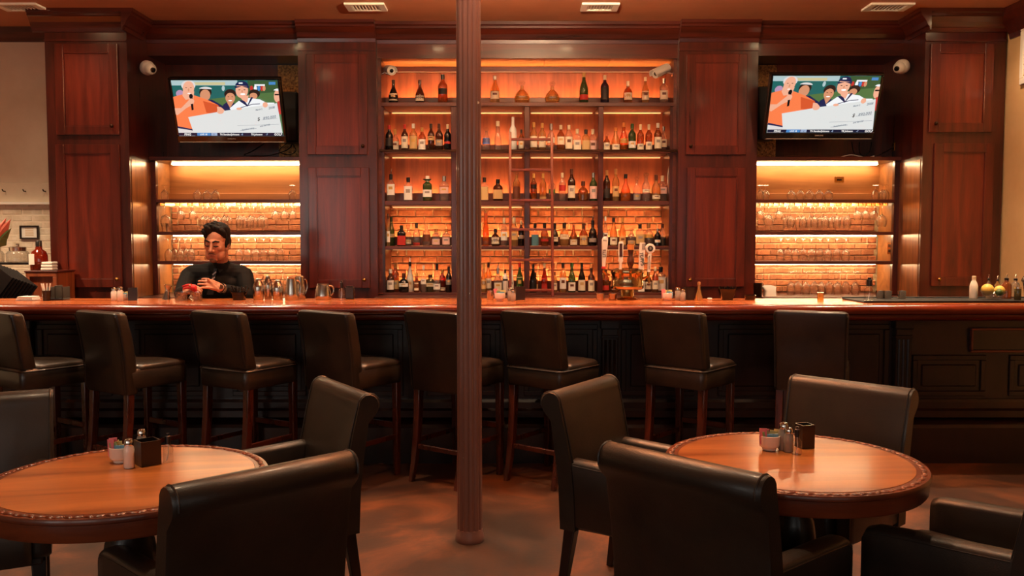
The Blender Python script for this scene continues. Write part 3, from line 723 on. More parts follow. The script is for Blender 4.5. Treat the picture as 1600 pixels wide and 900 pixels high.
# ------------------------------------------------------------ televisions
def poly(mb, pts, mi, layer, Wd, Hd):
    """points in the photograph's picture of the screen, squared up to screen metres"""
    out = []
    for x, y in pts:
        tv = (y-95)/700; l = 55+105*tv; r = 1285+70*tv
        u = max(0, min(1, (x-l)/(r-l))); v = max(0, min(1, tv))
        out.append(((u-.5)*Wd, -.0004*layer, (.5-v)*Hd))
    mb.mi = mi; mb.add(out, [tuple(range(len(out)))][::1])
def ell(cx, cy, rx, ry, n=18, a0=0, a1=360): return [(cx+rx*math.cos(R_(a0+(a1-a0)*k/n)), cy-ry*math.sin(R_(a0+(a1-a0)*k/n))) for k in range(n)]
SCOL = []
def scol(r, g, b):
    m = pm('screen_%d_%d_%d' % (r, g, b), (0, 0, 0), .25, emit=sr(r, g, b), es=.62); SCOL.append(m); return len(SCOL)-1
S = {k: scol(*c) for k, c in dict(teal=(30, 96, 92), grass=(78, 110, 62), sky=(168, 190, 192), stand=(196, 186, 140), orange=(240, 122, 72), orange_d=(206, 84, 44), skin=(232, 168, 138), skin2=(206, 140, 104), grey=(214, 208, 206),
     hair=(40, 28, 24), navy=(24, 34, 74), white=(232, 234, 236), check=(214, 216, 214), black=(16, 16, 20), dark=(34, 40, 70), bar=(16, 26, 50), blue=(70, 130, 190), lav=(176, 140, 170), red=(190, 50, 44), teeth=(250, 246, 240), line=(120, 130, 140), green_d=(54, 84, 50), pale=(150, 168, 196)).items()}
def screen_picture(Wd, Hd):
    mb = MB(); n = [0]
    def P(c, pts): n[0] += 1; poly(mb, pts, S[c], n[0], Wd, Hd)
    P('teal', [(0, 95), (1400, 95), (1400, 800), (0, 800)])
    P('sky', [(40, 95), (820, 95), (820, 160), (40, 160)]); P('stand', [(310, 120), (680, 120), (680, 155), (310, 155)])
    P('grass', [(500, 330), (1400, 230), (1400, 800), (500, 800)]); P('green_d', [(940, 100), (1300, 100), (1320, 240), (940, 270)])
    for x, c in ((985, 'red'), (1030, 'white'), (1070, 'blue'), (1105, 'red'), (1130, 'skin2'), (660, 'sky')): P(c, ell(x, 195, 18, 34, 10))
    P('blue', [(1185, 115), (1262, 115), (1262, 150), (1185, 150)]); P('white', [(1020, 145), (1140, 145), (1140, 165), (1020, 165)])
    P('lav', ell(160, 260, 45, 45))                                    # people behind
    P('hair', ell(455, 245, 72, 62)); P('skin2', ell(452, 280, 60, 72)); P('grey', ell(455, 205, 75, 30, 12, 0, 180)); P('navy', [(430, 340), (530, 335), (680, 430), (700, 520), (400, 520)])
    P('hair', ell(740, 265, 68, 62)); P('skin2', ell(742, 315, 56, 66)); P('teeth', ell(742, 348, 24, 8, 10)); P('hair', ell(720, 298, 9, 4, 8)); P('hair', ell(765, 298, 9, 4, 8)); P('navy', [(660, 400), (700, 370), (790, 380), (830, 480), (660, 500)]); P('skin2', [(705, 370), (780, 370), (740, 440)])
    P('hair', ell(1020, 260, 66, 54)); P('skin2', ell(1010, 288, 46, 40)); P('skin', ell(1285, 290, 40, 80)); P('white', ell(1285, 225, 45, 28, 12, 0, 180)); P('black', [(1255, 262), (1310, 262), (1310, 280), (1255, 280)]); P('red', [(1285, 360), (1340, 350), (1345, 520), (1300, 520)])
    # man in the orange polo shirt with a microphone
    P('orange', [(85, 300), (200, 265), (330, 280), (470, 330), (600, 400), (650, 470), (560, 510), (420, 530), (300, 560), (330, 720), (140, 690), (115, 540), (90, 400)])
    P('orange_d', [(430, 350), (600, 400), (650, 470), (560, 510), (470, 500)])
    P('skin', [(590, 420), (640, 430), (680, 470), (650, 510), (600, 500)])
    P('skin', [(200, 215), (330, 230), (320, 320), (230, 335), (195, 285)]); P('grey', ell(262, 155, 82, 62)); P('skin', ell(264, 190, 66, 88)); P('teeth', ell(270, 255, 20, 7, 8)); P('hair', ell(238, 183, 12, 4, 8)); P('hair', ell(292, 183, 12, 4, 8)); P('skin2', ell(266, 212, 9, 20, 8))
    P('skin', [(105, 440), (180, 440), (260, 350), (320, 330), (325, 390), (240, 440), (140, 530), (110, 520)]); P('black', ell(294, 290, 22, 30)); P('black', [(282, 310), (312, 305), (325, 460), (302, 468)]); P('skin', ell(298, 352, 34, 34))
    P('navy', [(130, 670), (330, 712), (330, 735), (130, 695)]); P('grey', [(130, 695), (340, 730), (345, 800), (150, 800)])
    # player with the dark cap holding the cheque
    P('white', [(740, 440), (840, 350), (960, 310), (1090, 330), (1160, 370), (1250, 370), (1290, 470), (760, 480)]); P('navy', [(840, 340), (905, 335), (945, 400), (985, 300), (1010, 305), (945, 420)]); P('skin', [(850, 290), (960, 280), (940, 370), (890, 340)])
    P('skin', ell(880, 215, 72, 98)); P('navy', ell(880, 165, 78, 66, 16, 0, 180)); P('navy', [(795, 165), (965, 165), (960, 190), (880, 165), (805, 190)]); P('white', [(845, 118), (890, 118), (890, 134), (845, 134)])
    P('teeth', ell(892, 262, 30, 12, 10)); P('hair', ell(852, 208, 13, 5, 8)); P('hair', ell(912, 208, 13, 5, 8)); P('skin2', ell(885, 228, 9, 18, 8)); P('navy', [(860, 430), (1000, 385), (1090, 378), (1090, 386), (1000, 394), (862, 438)])
    P('check', [(265, 552), (690, 470), (1285, 375), (1400, 790), (340, 790)]); P('skin', ell(850, 445, 32, 16)); P('skin', ell(1150, 395, 30, 34)); P('skin', ell(635, 480, 40, 30))
    P('line', [(1110, 585), (1290, 565), (1290, 568), (1110, 588)]); P('line', [(830, 660), (1310, 640), (1310, 643), (830, 663)]); P('line', [(860, 722), (1050, 692), (1050, 697), (860, 727)])
    P('bar', [(100, 753), (1400, 753), (1400, 790), (100, 790)]); P('blue', [(370, 753), (525, 753), (527, 788), (372, 788)]); P('pale', [(530, 753), (600, 753), (602, 788), (532, 788)])
    return mb, n[0]
def screen_text(mb, txt, x, y, size, c, Wd, Hd, rot=0, shear=0):
    t = text_mesh(txt, size, shear, .0006)
    tv = (y-95)/700; l = 55+105*tv; r = 1285+70*tv
    t.xf(Matrix.Translation((((x-l)/(r-l)-.5)*Wd, -.0004*90, (.5-tv)*Hd)) @ FRONT @ Matrix.Rotation(R_(rot), 4, 'Z'))
    mb.mi = S[c]; mb.add(t.v, t.f)
def television(cx_top, cx_bot, ytop, ybot, lab, Ytop, Ybot, wpx):
    pt = at(cx_top, ytop, Ytop); pb = at(cx_bot, ybot, Ybot)
    up = (pt-pb); hh = up.length; W = wpx/FPX*Ybot
    t = thing('television', lab, 'television', (pt+pb)/2)
    tilt = math.atan2(pb.y-pt.y, pt.z-pb.z)
    Mt = Matrix.Rotation(tilt, 4, 'X')
    def T(m): return m.xf(Mt)
    bz = .022; Ws, Hs = W-.044, hh-.085; zc = .02
    f = MB(); f.cbox(-W/2, W/2, -.02, .05, hh/2-bz, hh/2, .005).cbox(-W/2, W/2, -.02, .05, -hh/2, -hh/2+.062, .005).cbox(-W/2, -W/2+bz, -.02, .05, -hh/2+.062, hh/2-bz, .005).cbox(W/2-bz, W/2, -.02, .05, -hh/2+.062, hh/2-bz, .005)
    bez = obj('bezel', T(f), M['black_gloss'], t)
    lg_ = text_mesh('SAMSUNG', .016, 0, .0005); obj('logo', T(lg_.xf(Matrix.Translation((0, -.0215, -hh/2+.036)) @ FRONT)), M['grey_louvre'], bez)
    obj('trim_strip', T(MB().cbox(-W/2+.02, W/2-.02, -.0225, -.018, -hh/2+.003, -hh/2+.009, .001)), M['grey_louvre'], bez)
    obj('housing', T(MB().cbox(-W/2+.03, W/2-.03, .05, .085, -hh/2+.03, hh/2-.03, .012)), M['black_plastic'], t)
    pic, nl = screen_picture(Ws, Hs)
    for a in (('PING', 265, 771, .026, 'teeth'), ('LIVE 18', 447, 771, .020, 'white'), ('1', 565, 771, .02, 'navy'), ('T6 Senden/Johnson', 745, 771, .022, 'teeth'), ('-8', 885, 771, .022, 'pale'), ('T8 Johnson', 1055, 771, .022, 'teeth'), ('-7', 1170, 771, .022, 'pale'), ('GOLF', 1300, 771, .028, 'teeth')): screen_text(pic, *a, Ws, Hs, 0, .15)
    for a in (('$', 1075, 575, .042, 'black'), ('890,000', 1200, 555, .036, 'line'), ('2008', 1225, 430, .028, 'line'), ('March 2', 1080, 452, .018, 'line'), ('hundred sixty', 955, 700, .020, 'line'), ('and 00/100', 1150, 655, .020, 'line')): screen_text(pic, *a, Ws, Hs, 9, .3)
    pic.xf(Matrix.Translation((0, -.004, zc)))
    so = obj('screen', T(pic), SCOL, t)
    obj('screen_glass', T(MB().box(-Ws/2-.001, Ws/2+.001, .0, .04, -Hs/2+zc-.001, Hs/2+zc+.001)), M['black_plastic'], t)
    # wall bracket: plate on the back panel and a two-bar arm
    yb = 8.292-t.location.y
    obj('wall_plate', MB().cbox(-.12, .12, yb-.02, yb, -.15, .15, .004), M['black_plastic'], t)
    for z in (-.08, .08): obj('bracket_arm', MB().beam((0, .08, z*.8), (0, yb-.015, z), .03, .03), M['black_plastic'], t)
    return t
television(351, 363, 121, 222, 'black flat television on a tilted bracket above the bartender', 7.54, 7.75, 168)
television(1292.5, 1278, 114, 217, 'black flat television on a tilted bracket above the right glass shelves', 7.54, 7.75, 170)
# plain black boxes behind the sets, and the cables
for a, b, tp, bt_, lab in ((437, 464, 143, 222, 'black box behind the left television'), (1184, 1212, 135, 218, 'black box behind the right television')):
    yq = 8.1; m = MB(); p0 = at(a, bt_, yq); p1 = at(b, tp, yq)
    t = thing('black_box', lab, 'speaker', ((p0.x+p1.x)/2, yq+.08, p0.z))
    obj('cabinet', MB().cbox(p0.x, p1.x, yq, yq+.18, p0.z, p1.z, .008), M['black_plastic'], t, world=True)
    obj('grille', MB().cbox(p0.x+.012, p1.x-.012, yq-.008, yq, p0.z+.012, p1.z-.012, .003), M['rubber'], t, world=True)  # slightly raised black front
def cable(lab, pts, mat='black_plastic', r=.005, name='cable'):
    o = obj(name, MB().tube(pts, r, 6), M[mat], smooth=60); tag(o, lab, 'cable'); return o
def curve(pts, n=6):
    pts = [Vector(p) for p in pts]; out = []
    for i in range(len(pts)-1):
        p0 = pts[max(i-1, 0)]; p1 = pts[i]; p2 = pts[i+1]; p3 = pts[min(i+2, len(pts)-1)]
        for k in range(n):
            t = k/n; out.append(.5*((2*p1)+(p2-p0)*t+(2*p0-5*p1+4*p2-p3)*t*t+(3*p1-p0-3*p2+p3)*t**3))
    return out+[pts[-1]]
cable('black cable sagging under the right corner of left television', curve([at(413, 224, 7.95), at(395, 236, 8.1), at(382, 243, 8.15), at(420, 243, 8.15), at(452, 232, 8.2), at(458, 214, 8.22)]))
cable('thin black cable looped beside the left black box', curve([at(448, 224, 8.15), at(436, 236, 8.15), at(450, 242, 8.12), at(462, 236, 8.15), at(458, 226, 8.2)]), r=.004)
cable('looped black cable under the right television', curve([at(1331, 222, 7.9), at(1334, 238, 8.0), at(1344, 245, 8.05), at(1358, 238, 8.05), at(1362, 222, 7.95)]))
cable('black cable running from right television to the wall socket', curve([at(1343, 222, 8.0), at(1344, 240, 8.1), at(1360, 246, 8.15), at(1378, 240, 8.1), at(1394, 231, 7.98)]))
cable('white cable lying on the ledge below the right television', curve([at(1312, 246, 7.98), at(1330, 242, 8.0), at(1352, 246, 8.02), at(1366, 244, 8.05)]), 'white_plastic', .005)
def socket(px, py, Y, wpx, hpx, lab, mat='brass', ax='y'):
    p = at(px, py, Y); a, b = wpx/2/FPX*Y, hpx/2/FPX*Y
    t = thing('wall_socket', lab, 'socket', p)
    if ax == 'y':
        obj('plate', MB().cbox(-a, a, -.008, 0, -b, b, .003), M[mat], t)
        for s_ in ((-1, 1) if hpx >= wpx else (0,)): obj('outlet', MB().cbox(-a*.5, a*.5, -.011, -.0075, s_*b*.45-b*.28, s_*b*.45+b*.28, .002), M['dark_bronze'], t)
    else:
        obj('plate', MB().cbox(-.008, 0, -a, a, -b, b, .003), M[mat], t)
        for s_ in (-1, 1): obj('outlet', MB().cbox(-.011, -.0075, -a*.5, a*.5, s_*b*.45-b*.28, s_*b*.45+b*.28, .002), M['dark_bronze'], t)
socket(1397, 229, 3.5255*FPX/597, 10, 14, 'bronze wall socket beside the cables under the right television', 'brass', 'x')
socket(1311, 281, 8.27, 15, 9, 'brass wall plate on the top board of the right alcove', 'brass')
socket(1391, 388, 3.508*FPX/591, 16, 18, 'brass wall socket at the right side of the right glass alcove', 'brass', 'x')
# ------------------------------------------------------------ security cameras
def dome(px, py, Y, lab, s):
    p = at(px, py, Y)
    t = thing('dome_camera', lab, 'camera', p)
    d = Vector((s*.75, -.6, -.3)).normalized(); q = d.to_track_quat('Z', 'Y').to_matrix().to_4x4()
    obj('mount', MB().lathe([(.062, -.05), (.064, -.02), (.058, .0), (.05, .01)], 22).xf(q), M['white_plastic'], t, smooth=45)
    obj('dome', MB().lathe([(.05, .008), (.05, .03), (.042, .052), (.026, .062), (.004, .064)], 22).xf(q), M['white_plastic'], t, smooth=50)
    obj('lens', MB().lathe([(.022, .060), (.022, .072), (.012, .074), (.011, .068), (.002, .068)], 16).xf(q), M['black_gloss'], t, smooth=50)
dome(233, 107, 7.66, 'white dome security camera left of the left television', 1)
dome(1407, 105, 7.66, 'white dome security camera right of the right television', -1)
def bullet(px, py, wx, wy, Y, d, lab):
    p = at(px, py, Y); w_ = at(wx, wy, Y)
    t = thing('bullet_camera', lab, 'camera', p)
    q = Vector(d).normalized().to_track_quat('Z', 'Y').to_matrix().to_4x4()
    obj('housing', MB().lathe([(.034, -.11), (.04, -.1), (.042, .05), (.042, .065), (.036, .065), (.034, .05), (.004, .048)], 18).xf(q), M['white_plastic'], t, smooth=40)
    obj('lens', MB().lathe([(.018, .05), (.018, .06), (.004, .062)], 14).xf(q), M['black_gloss'], t, smooth=40)
    obj('sun_visor', MB().rings([[(.047*math.cos(R_(a)), .047*math.sin(R_(a)), z) for a in range(-10, 191, 20)]+[(.044*math.cos(R_(a)), .044*math.sin(R_(a)), z) for a in range(190, -11, -20)] for z in (-.10, .09)]).xf(q), M['white_plastic'], t, smooth=40)
    e = w_-p
    obj('bracket', MB().tube([(0, 0, -.04), e*.5, e], .011, 8), M['steel'], t, smooth=50)
    obj('wall_mount', MB().lathe([(.03, 0), (.03, .012), (.016, .02)], 14).xf(Matrix.Translation(e) @ Vector((-e.x, 0, 0)).to_track_quat('Z', 'Y').to_matrix().to_4x4()), M['steel'], t, smooth=40)
bullet(610, 110, 592.5, 117, 8.0, (.35, -1, -.25), 'white bullet security camera at the left end of the top shelf')
bullet(1031, 112, 1052, 115, 8.0, (-.8, -.45, -.42), 'white bullet security camera at the right end of the top shelf')
cable('white camera cable hanging down the right end of the shelves', curve([at(1042, 238, 8.0), at(1046, 250, 8.0), at(1043, 280, 8.02), at(1046, 300, 8.05)]), 'white_plastic', .004)
# ------------------------------------------------------------ rolling ladder
ld = thing('library_ladder', 'reddish wooden library ladder leaning against the bottle shelves', 'ladder', (X_(830, 7.7), 7.75, .996))
def lp(px, py):
    f = (py-205)/260.; return at(px, py, 7.86-.16*f)
for a, b in ((797, 797.5), (862, 863.5)):
    p0 = lp(a, 207); p1 = lp(b, 470); d_ = (p1-p0); p2 = p0+d_*((p0.z-.996)/(p0.z-p1.z))
    obj('rail', MB().beam(p0, p2, .024, .05, (0, 1, 0)), M['ladder_wood'], ld, bevel=.003, world=True)
for y in (218, 265.5, 313, 358.5, 406, 453.5):
    obj('rung', MB().beam(lp(798.5, y), lp(862, y), .05, .022, (0, 0, 1)), M['ladder_wood'], ld, bevel=.003, world=True)
for px in (797, 862): obj('hook', MB().tube([lp(px, 232), lp(px, 232)+Vector((0, .03, .02)), lp(px, 232)+Vector((0, .055, .0))], .007, 6), M['dark_bronze'], ld, world=True)
# ------------------------------------------------------------ bottles on the back bar
PROF = dict(
  std=[(.9, 0), (1, .02), (1, .58), (.93, .64), (.62, .71), (.40, .76), (.36, .80), (.36, .90)],
  wine=[(.9, 0), (1, .02), (1, .40), (.92, .50), (.62, .64), (.38, .75), (.34, .82), (.34, .92)],
  sq=[(.94, 0), (1, .02), (1, .62), (.9, .68), (.5, .74), (.38, .77), (.38, .86)],
  dec=[(.72, 0), (.86, .03), (1, .16), (.98, .28), (.8, .42), (.45, .56), (.26, .62), (.24, .76)],
  bell=[(.86, 0), (.92, .03), (1, .25), (.9, .40), (.6, .55), (.36, .66), (.30, .74), (.30, .90)],
  slim=[(.9, 0), (1, .02), (1, .36), (.85, .50), (.62, .60), (.55, .75), (.5, .90)],
  flask=[(.94, 0), (1, .03), (1, .60), (.86, .68), (.42, .75), (.36, .79), (.36, .88)],
  tall=[(.9, 0), (1, .02), (1, .56), (.9, .63), (.6, .69), (.42, .74), (.38, .82), (.38, .97)],
  squat=[(.8, 0), (.95, .04), (1, .3), (.97, .5), (.7, .63), (.36, .70), (.34, .76), (.34, .84)])
PW = dict(sq=5, flask=4); SY = dict(flask=.6, sq=.9)
def ring_pt(a, r, z, pw, sy):
    ca, sa = math.cos(a), math.sin(a)
    if pw != 2: k = (abs(ca)**pw+abs(sa)**pw)**(-1/pw); ca *= k; sa *= k
    return (r*ca, r*sa*sy, z)
def bottle(px, w, h, shape, glass, lab, cap, Y, z, label, lz=(.12, .46), lab2=None, pour=False):
    p = Vector(((px-800)/FPX*Y, Y, 0)); R0 = w/2/FPX*Y; Hh = h/FPX*Y
    t = thing('bottle', label, 'bottle', (p.x, Y, z), 0, 'bottles on the back bar shelves')
    pr = [(r*R0, q*Hh) for r, q in PROF[shape]]; pw = PW.get(shape, 2); sy = SY.get(shape, 1)
    obj('glass_body', MB().lathe(pr, 16, (0, 0, 0), pw, 1, sy), M['bottle_'+glass], t, smooth=40)
    zn = pr[-1][1]; rn = pr[-1][0]
    if cap:
        if cap == 'crystal' or shape == 'dec': c = [(rn*.7, zn-.004), (rn*.8, zn), (rn*1.7, zn+(Hh-zn)*.4), (rn*1.9, zn+(Hh-zn)*.7), (rn*1.1, Hh)]
        else: c = [(rn*1.12, zn-Hh*.07), (rn*1.14, zn), (rn*1.14, Hh-.002), (rn*.9, Hh)]
        obj('cap', MB().lathe(c, 12), M['cap_'+cap], t, smooth=40)
    if pour: obj('pourer', MB().tube([(0, 0, Hh-.004), (0, 0, Hh+.012), (.004, 0, Hh+.03), (.012, -.004, Hh+.052)], [.007, .006, .0035, .003], 7), M['chrome'], t, smooth=50)
    def patch(z0, z1, half, mat, name, par, off):
        rr = []
        for zz in (z0*Hh, z1*Hh):
            f = [q for q in zip(pr[:-1], pr[1:]) if q[0][1] <= zz <= q[1][1]] or [(pr[1], pr[2])]
            (ra, za), (rb, zb) = f[0]; r = ra+(rb-ra)*(zz-za)/max(1e-6, zb-za)+off
            rr.append([ring_pt(R_(270-half+2*half*k/8), r, zz, pw, sy) for k in range(9)])
        return obj(name, MB().rings(rr, False, False, False), M[mat], par)
    if lab:
        l = patch(lz[0], lz[1], 62, 'label_'+lab, 'label', t, .0009)
        if lab in ('cream', 'white', 'tan', 'pink', 'grey', 'gold'):
            a = lz[0]+(lz[1]-lz[0])*.52; b = lz[0]+(lz[1]-lz[0])*.78
            patch(a, b, 26, 'label_'+random.choice(('brown', 'tan', 'grey', 'grey', 'gold')), 'print', l, .0016)
    if lab2: patch(.66 if shape not in ('std', 'sq', 'tall') else .80, .74 if shape not in ('std', 'sq', 'tall') else .87, 70, 'label_'+lab2, 'neck_label', t, .001)
    return t
GN = dict(clear='clear', amber='amber', brown='dark amber', dark='near-black', green='green', gold='golden', red='red', orange='orange', olive='olive', purple='purple', white='white', black='black')
SN = dict(std='round', wine='slender', sq='square', dec='decanter', bell='bell-shaped', slim='slim', flask='flat', tall='tall', squat='squat')
random.seed(4)
ROWS = [
 [(616, 15, 36, 'bell', 'dark', 'cream', 'black', (.1, .4)), (657, 15, 36, 'bell', 'brown', 'cream', 'brown', (.08, .3)), (692.5, 15, 44, 'std', 'amber', 'black', 'black', (.3, .5)), (773.5, 15, 42, 'wine', 'gold', 'cream', 'white', (.14, .42)),
  (815.5, 24, 34, 'dec', 'gold', 'gold', 'crystal', (.12, .32)), (862.5, 23, 33, 'dec', 'gold', 'gold', 'crystal', (.1, .3)), (911.5, 14, 47, 'wine', 'green', 'red', 'gold', (.1, .27)), (944, 13, 43, 'std', 'purple', 'black', 'cream', (.12, .55)),
  (980, 14, 34, 'squat', 'amber', 'cream', 'cream', (.14, .46)), (1007, 12, 40, 'wine', 'gold', 'cream', 'cream', (.12, .46)), (1035.5, 12, 38, 'sq', 'clear', 'cream', 'silver', (.14, .5))],
 [(603, 12, 41, 'std', 'black', 'black', 'red', (.2, .5)), (618, 13, 36, 'squat', 'clear', 'cream', 'gold'), (633, 11, 42, 'std', 'brown', 'cream', 'red', (.12, .55)), (646.5, 13, 43, 'std', 'gold', 'tan', 'white', (.1, .55)), (660, 12, 37, 'std', 'amber', 'white', 'gold', (.08, .5)), (674, 11, 43, 'std', 'brown', 'tan', 'black', (.4, .55)), (686.5, 12, 43, 'std', 'brown', 'grey', 'brown', (.2, .42)), (700, 11, 42, 'std', 'black', 'red', 'cream', (.28, .36)),
  (760, 13, 37, 'squat', 'clear', 'blue', 'crystal', (.3, .56)), (778, 11, 47, 'slim', 'clear', 'purple' if False else None, 'cream'), (801.5, 12, 55, 'tall', 'white', None, None), (817, 9, 34, 'std', 'amber', 'cream', 'black'),
  (832.5, 12, 45, 'std', 'gold', 'cream', 'gold', (.14, .52)), (847, 12, 44, 'std', 'gold', 'cream', 'gold', (.14, .52)), (861, 13, 43, 'squat', 'clear', 'cream', 'silver', (.3, .5)), (876, 12, 41, 'std', 'amber', 'cream', 'cream', (.25, .55)), (888.5, 12, 41, 'std', 'clear', 'cream', 'cream', (.1, .55)), (901.5, 12, 35, 'sq', 'clear', 'cream', 'cream', (.05, .5)), (915, 12, 34, 'sq', 'gold', 'tan', 'black', (.05, .5)), (929, 12, 36, 'sq', 'clear', 'pink', 'cream', (.05, .5)),
  (947.5, 11, 28, 'squat', 'amber', 'cream', 'crystal', (.1, .48)), (961.5, 13, 37, 'wine', 'gold', 'cream', 'orange', (.05, .3)), (974, 13, 46, 'wine', 'orange', 'gold', 'orange', (.3, .46)), (987, 12, 43, 'std', 'green', 'white', 'green', (.12, .36)), (1000, 11, 42, 'std', 'amber', 'cream', 'cream', (.05, .28), 'cream'), (1013, 11, 42, 'std', 'amber', 'cream', 'cream', (.05, .35), 'cream'), (1027, 12, 44, 'std', 'amber', 'cream', 'white', (.1, .5)), (1041, 11, 40, 'std', 'clear', 'cream', 'silver', (.2, .5))],
 [(611, 12, 42, 'sq', 'clear', 'white', 'black', (.22, .62), None, True), (638, 13, 37, 'sq', 'clear', 'white', 'black', (.05, .62)), (668, 14, 39, 'sq', 'green', 'white', 'white', (.16, .45), 'green'), (694, 14, 39, 'sq', 'clear', 'pink', 'silver', (.3, .55)),
  (757, 12, 37, 'sq', 'clear', 'tan', 'black', (.05, .6)), (778, 15, 34, 'flask', 'brown', 'tan', 'black', (.1, .52)), (807, 12, 45, 'std', 'gold', 'brown', 'crystal', (.1, .5)), (834, 10, 43, 'std', 'amber', 'black', 'gold', (.45, .6)), (848.5, 11, 43, 'std', 'gold', 'tan', 'gold', (.06, .16)), (862.5, 11, 38, 'std', 'clear', 'green', 'gold', (.3, .48)), (878.5, 11, 44, 'std', 'clear', 'red', 'cream', (.36, .56)), (893, 12, 50, 'std', 'brown', 'cream', 'brown', (.1, .48)), (911, 16, 31, 'squat', 'amber', None, 'brown'), (927, 12, 44, 'std', 'green', 'pink', 'silver', (.08, .52)),
  (948, 11, 48, 'std', 'brown', 'black', 'wood', (.1, .4)), (962, 11, 50, 'std', 'gold', 'tan', 'wood', (.14, .46)), (977.5, 16, 42, 'bell', 'orange', None, 'black'), (995, 12, 38, 'squat', 'clear', 'grey', 'crystal', (.06, .28)), (1009.5, 13, 44, 'squat', 'clear', 'cream', 'crystal', (.3, .42)), (1025, 14, 41, 'squat', 'gold', 'cream', 'brown', (.08, .22)), (1040, 13, 40, 'sq', 'clear', 'pink', 'cream', (.3, .55))],
 [(603.5, 6, 50, 'std', 'gold', 'white', 'black'), (611, 11, 45, 'wine', 'green', 'tan', 'green', (.3, .42)), (627, 13, 32, 'sq', 'black', 'red', 'black', (.05, .5)), (637.5, 11, 33, 'squat', 'clear', 'cream', 'crystal', (.1, .3)), (650.5, 12, 36, 'squat', 'clear', 'red', 'black', (.02, .14)), (666, 13, 36, 'squat', 'clear', 'brown', 'crystal', (.2, .5)), (681, 12, 27, 'sq', 'clear', 'pink', 'wood', (.08, .4)), (697, 12, 27, 'sq', 'clear', 'pink', 'wood', (.08, .5)),
  (759, 10, 57, 'slim', 'orange', 'brown', 'crystal', (.05, .14)), (774, 14, 27, 'squat', 'brown', 'cream', 'black', (.12, .5)), (787.5, 10, 44, 'sq', 'clear', 'white', 'cream', (.2, .5)), (803, 12, 44, 'sq', 'gold', 'tan', 'cream', (.22, .5)), (815, 9, 40, 'std', 'dark', 'grey', 'cream', (.28, .42)), (836, 11, 35, 'sq', 'clear', 'teal', 'black', (.02, .5)), (851, 13, 36, 'squat', 'amber', 'red', 'black', (.2, .3)), (867, 11, 35, 'squat', 'dark', 'cream', 'black', (.2, .4)), (882, 15, 36, 'squat', 'gold', 'cream', 'black', (.3, .5)), (896.5, 13, 36, 'bell', 'amber', 'cream', 'crystal', (.05, .28)), (912, 14, 35, 'squat', 'amber', 'tan', 'brown', (.05, .46)), (927.5, 13, 40, 'squat', 'dark', 'grey', 'black', (.15, .3), None, True),
  (946, 9, 46, 'wine', 'clear', 'white', 'white', (.2, .45)), (959, 12, 44, 'wine', 'gold', 'cream', 'black', (.05, .3)), (973, 11, 44, 'wine', 'gold', 'tan', 'gold', (.05, .34)), (987, 13, 28, 'squat', 'clear', 'tan', 'crystal', (.05, .3)), (1000.5, 13, 34, 'sq', 'clear', 'tan', 'black', (.1, .55)), (1014, 15, 36, 'squat', 'clear', 'gold', 'wood', (.35, .5)), (1028, 10, 27, 'std', 'black', 'white', 'silver', (.2, .36)), (1039, 11, 34, 'std', 'clear', 'black', 'brown', (.02, .34))],
 [(609, 12, 36, 'std', 'brown', 'white', 'white', (.12, .52)), (617, 11, 45, 'std', 'amber', 'tan', 'gold', (.1, .4)), (630, 16, 30, 'squat', 'dark', 'white', 'brown', (.3, .48)), (639.8, 11, 47, 'wine', 'white', 'cream', 'black', (.1, .38), None, True), (650, 8, 30, 'slim', 'amber', 'cream', 'gold', (.1, .5)), (661, 9, 42, 'std', 'clear', 'white', 'white', (.3, .5)), (671.5, 16, 27, 'flask', 'olive', 'cream', 'brown', (.3, .52)), (682, 12, 45, 'squat', 'clear', 'white', 'black', (.1, .3)), (690.5, 11, 35, 'std', 'red', 'cream', 'gold', (.06, .2)), (700.5, 9, 40, 'std', 'dark', 'grey', 'black', (.3, .5)),
  (755.5, 8, 44, 'slim', 'gold', 'tan', 'gold'), (763, 10, 46, 'std', 'gold', 'cream', 'brown'), (778, 13, 38, 'squat', 'clear', 'cream', 'silver', (.1, .4), None, True), (789.5, 9, 36, 'std', 'white', 'black', 'black', (.5, .58)), (799.5, 7, 42, 'slim', 'white', 'cream', 'cream'), (812, 11, 46, 'wine', 'green', 'cream', 'red', (.05, .52)), (832, 11, 44, 'wine', 'dark', 'black', 'black'), (836.5, 10, 30, 'squat', 'amber', 'tan', 'brown', (.04, .4)), (851, 10, 45, 'wine', 'red', 'red', 'cream', (.1, .5)), (867.5, 7, 32, 'std', 'gold', 'cream', 'brown'), (880, 11, 46, 'std', 'gold', 'white', 'black', (.12, .5)), (894, 12, 46, 'wine', 'green', 'white', 'green', (.05, .34)), (909.5, 12, 46, 'wine', 'dark', 'cream', 'black', (.06, .42)), (924.5, 11, 38, 'std', 'brown', 'cream', 'brown', (.05, .5)),
  (946, 11, 36, 'std', 'amber', 'red', 'brown', (.1, .3)), (962, 11, 36, 'std', 'amber', 'cream', 'brown'), (980, 11, 38, 'std', 'gold', 'cream', 'gold'), (1003, 10, 34, 'sq', 'clear', 'white', 'white', (.04, .5)), (1014, 12, 34, 'squat', 'brown', 'cream', 'brown'), (1025, 10, 40, 'std', 'amber', 'cream', 'cream'), (1037.5, 15, 39, 'sq', 'clear', 'white', 'black', (.06, .6))]]
RN = ['top', 'second', 'third', 'fourth', 'lowest']; BN = ['leftmost', 'second', 'third', 'rightmost']
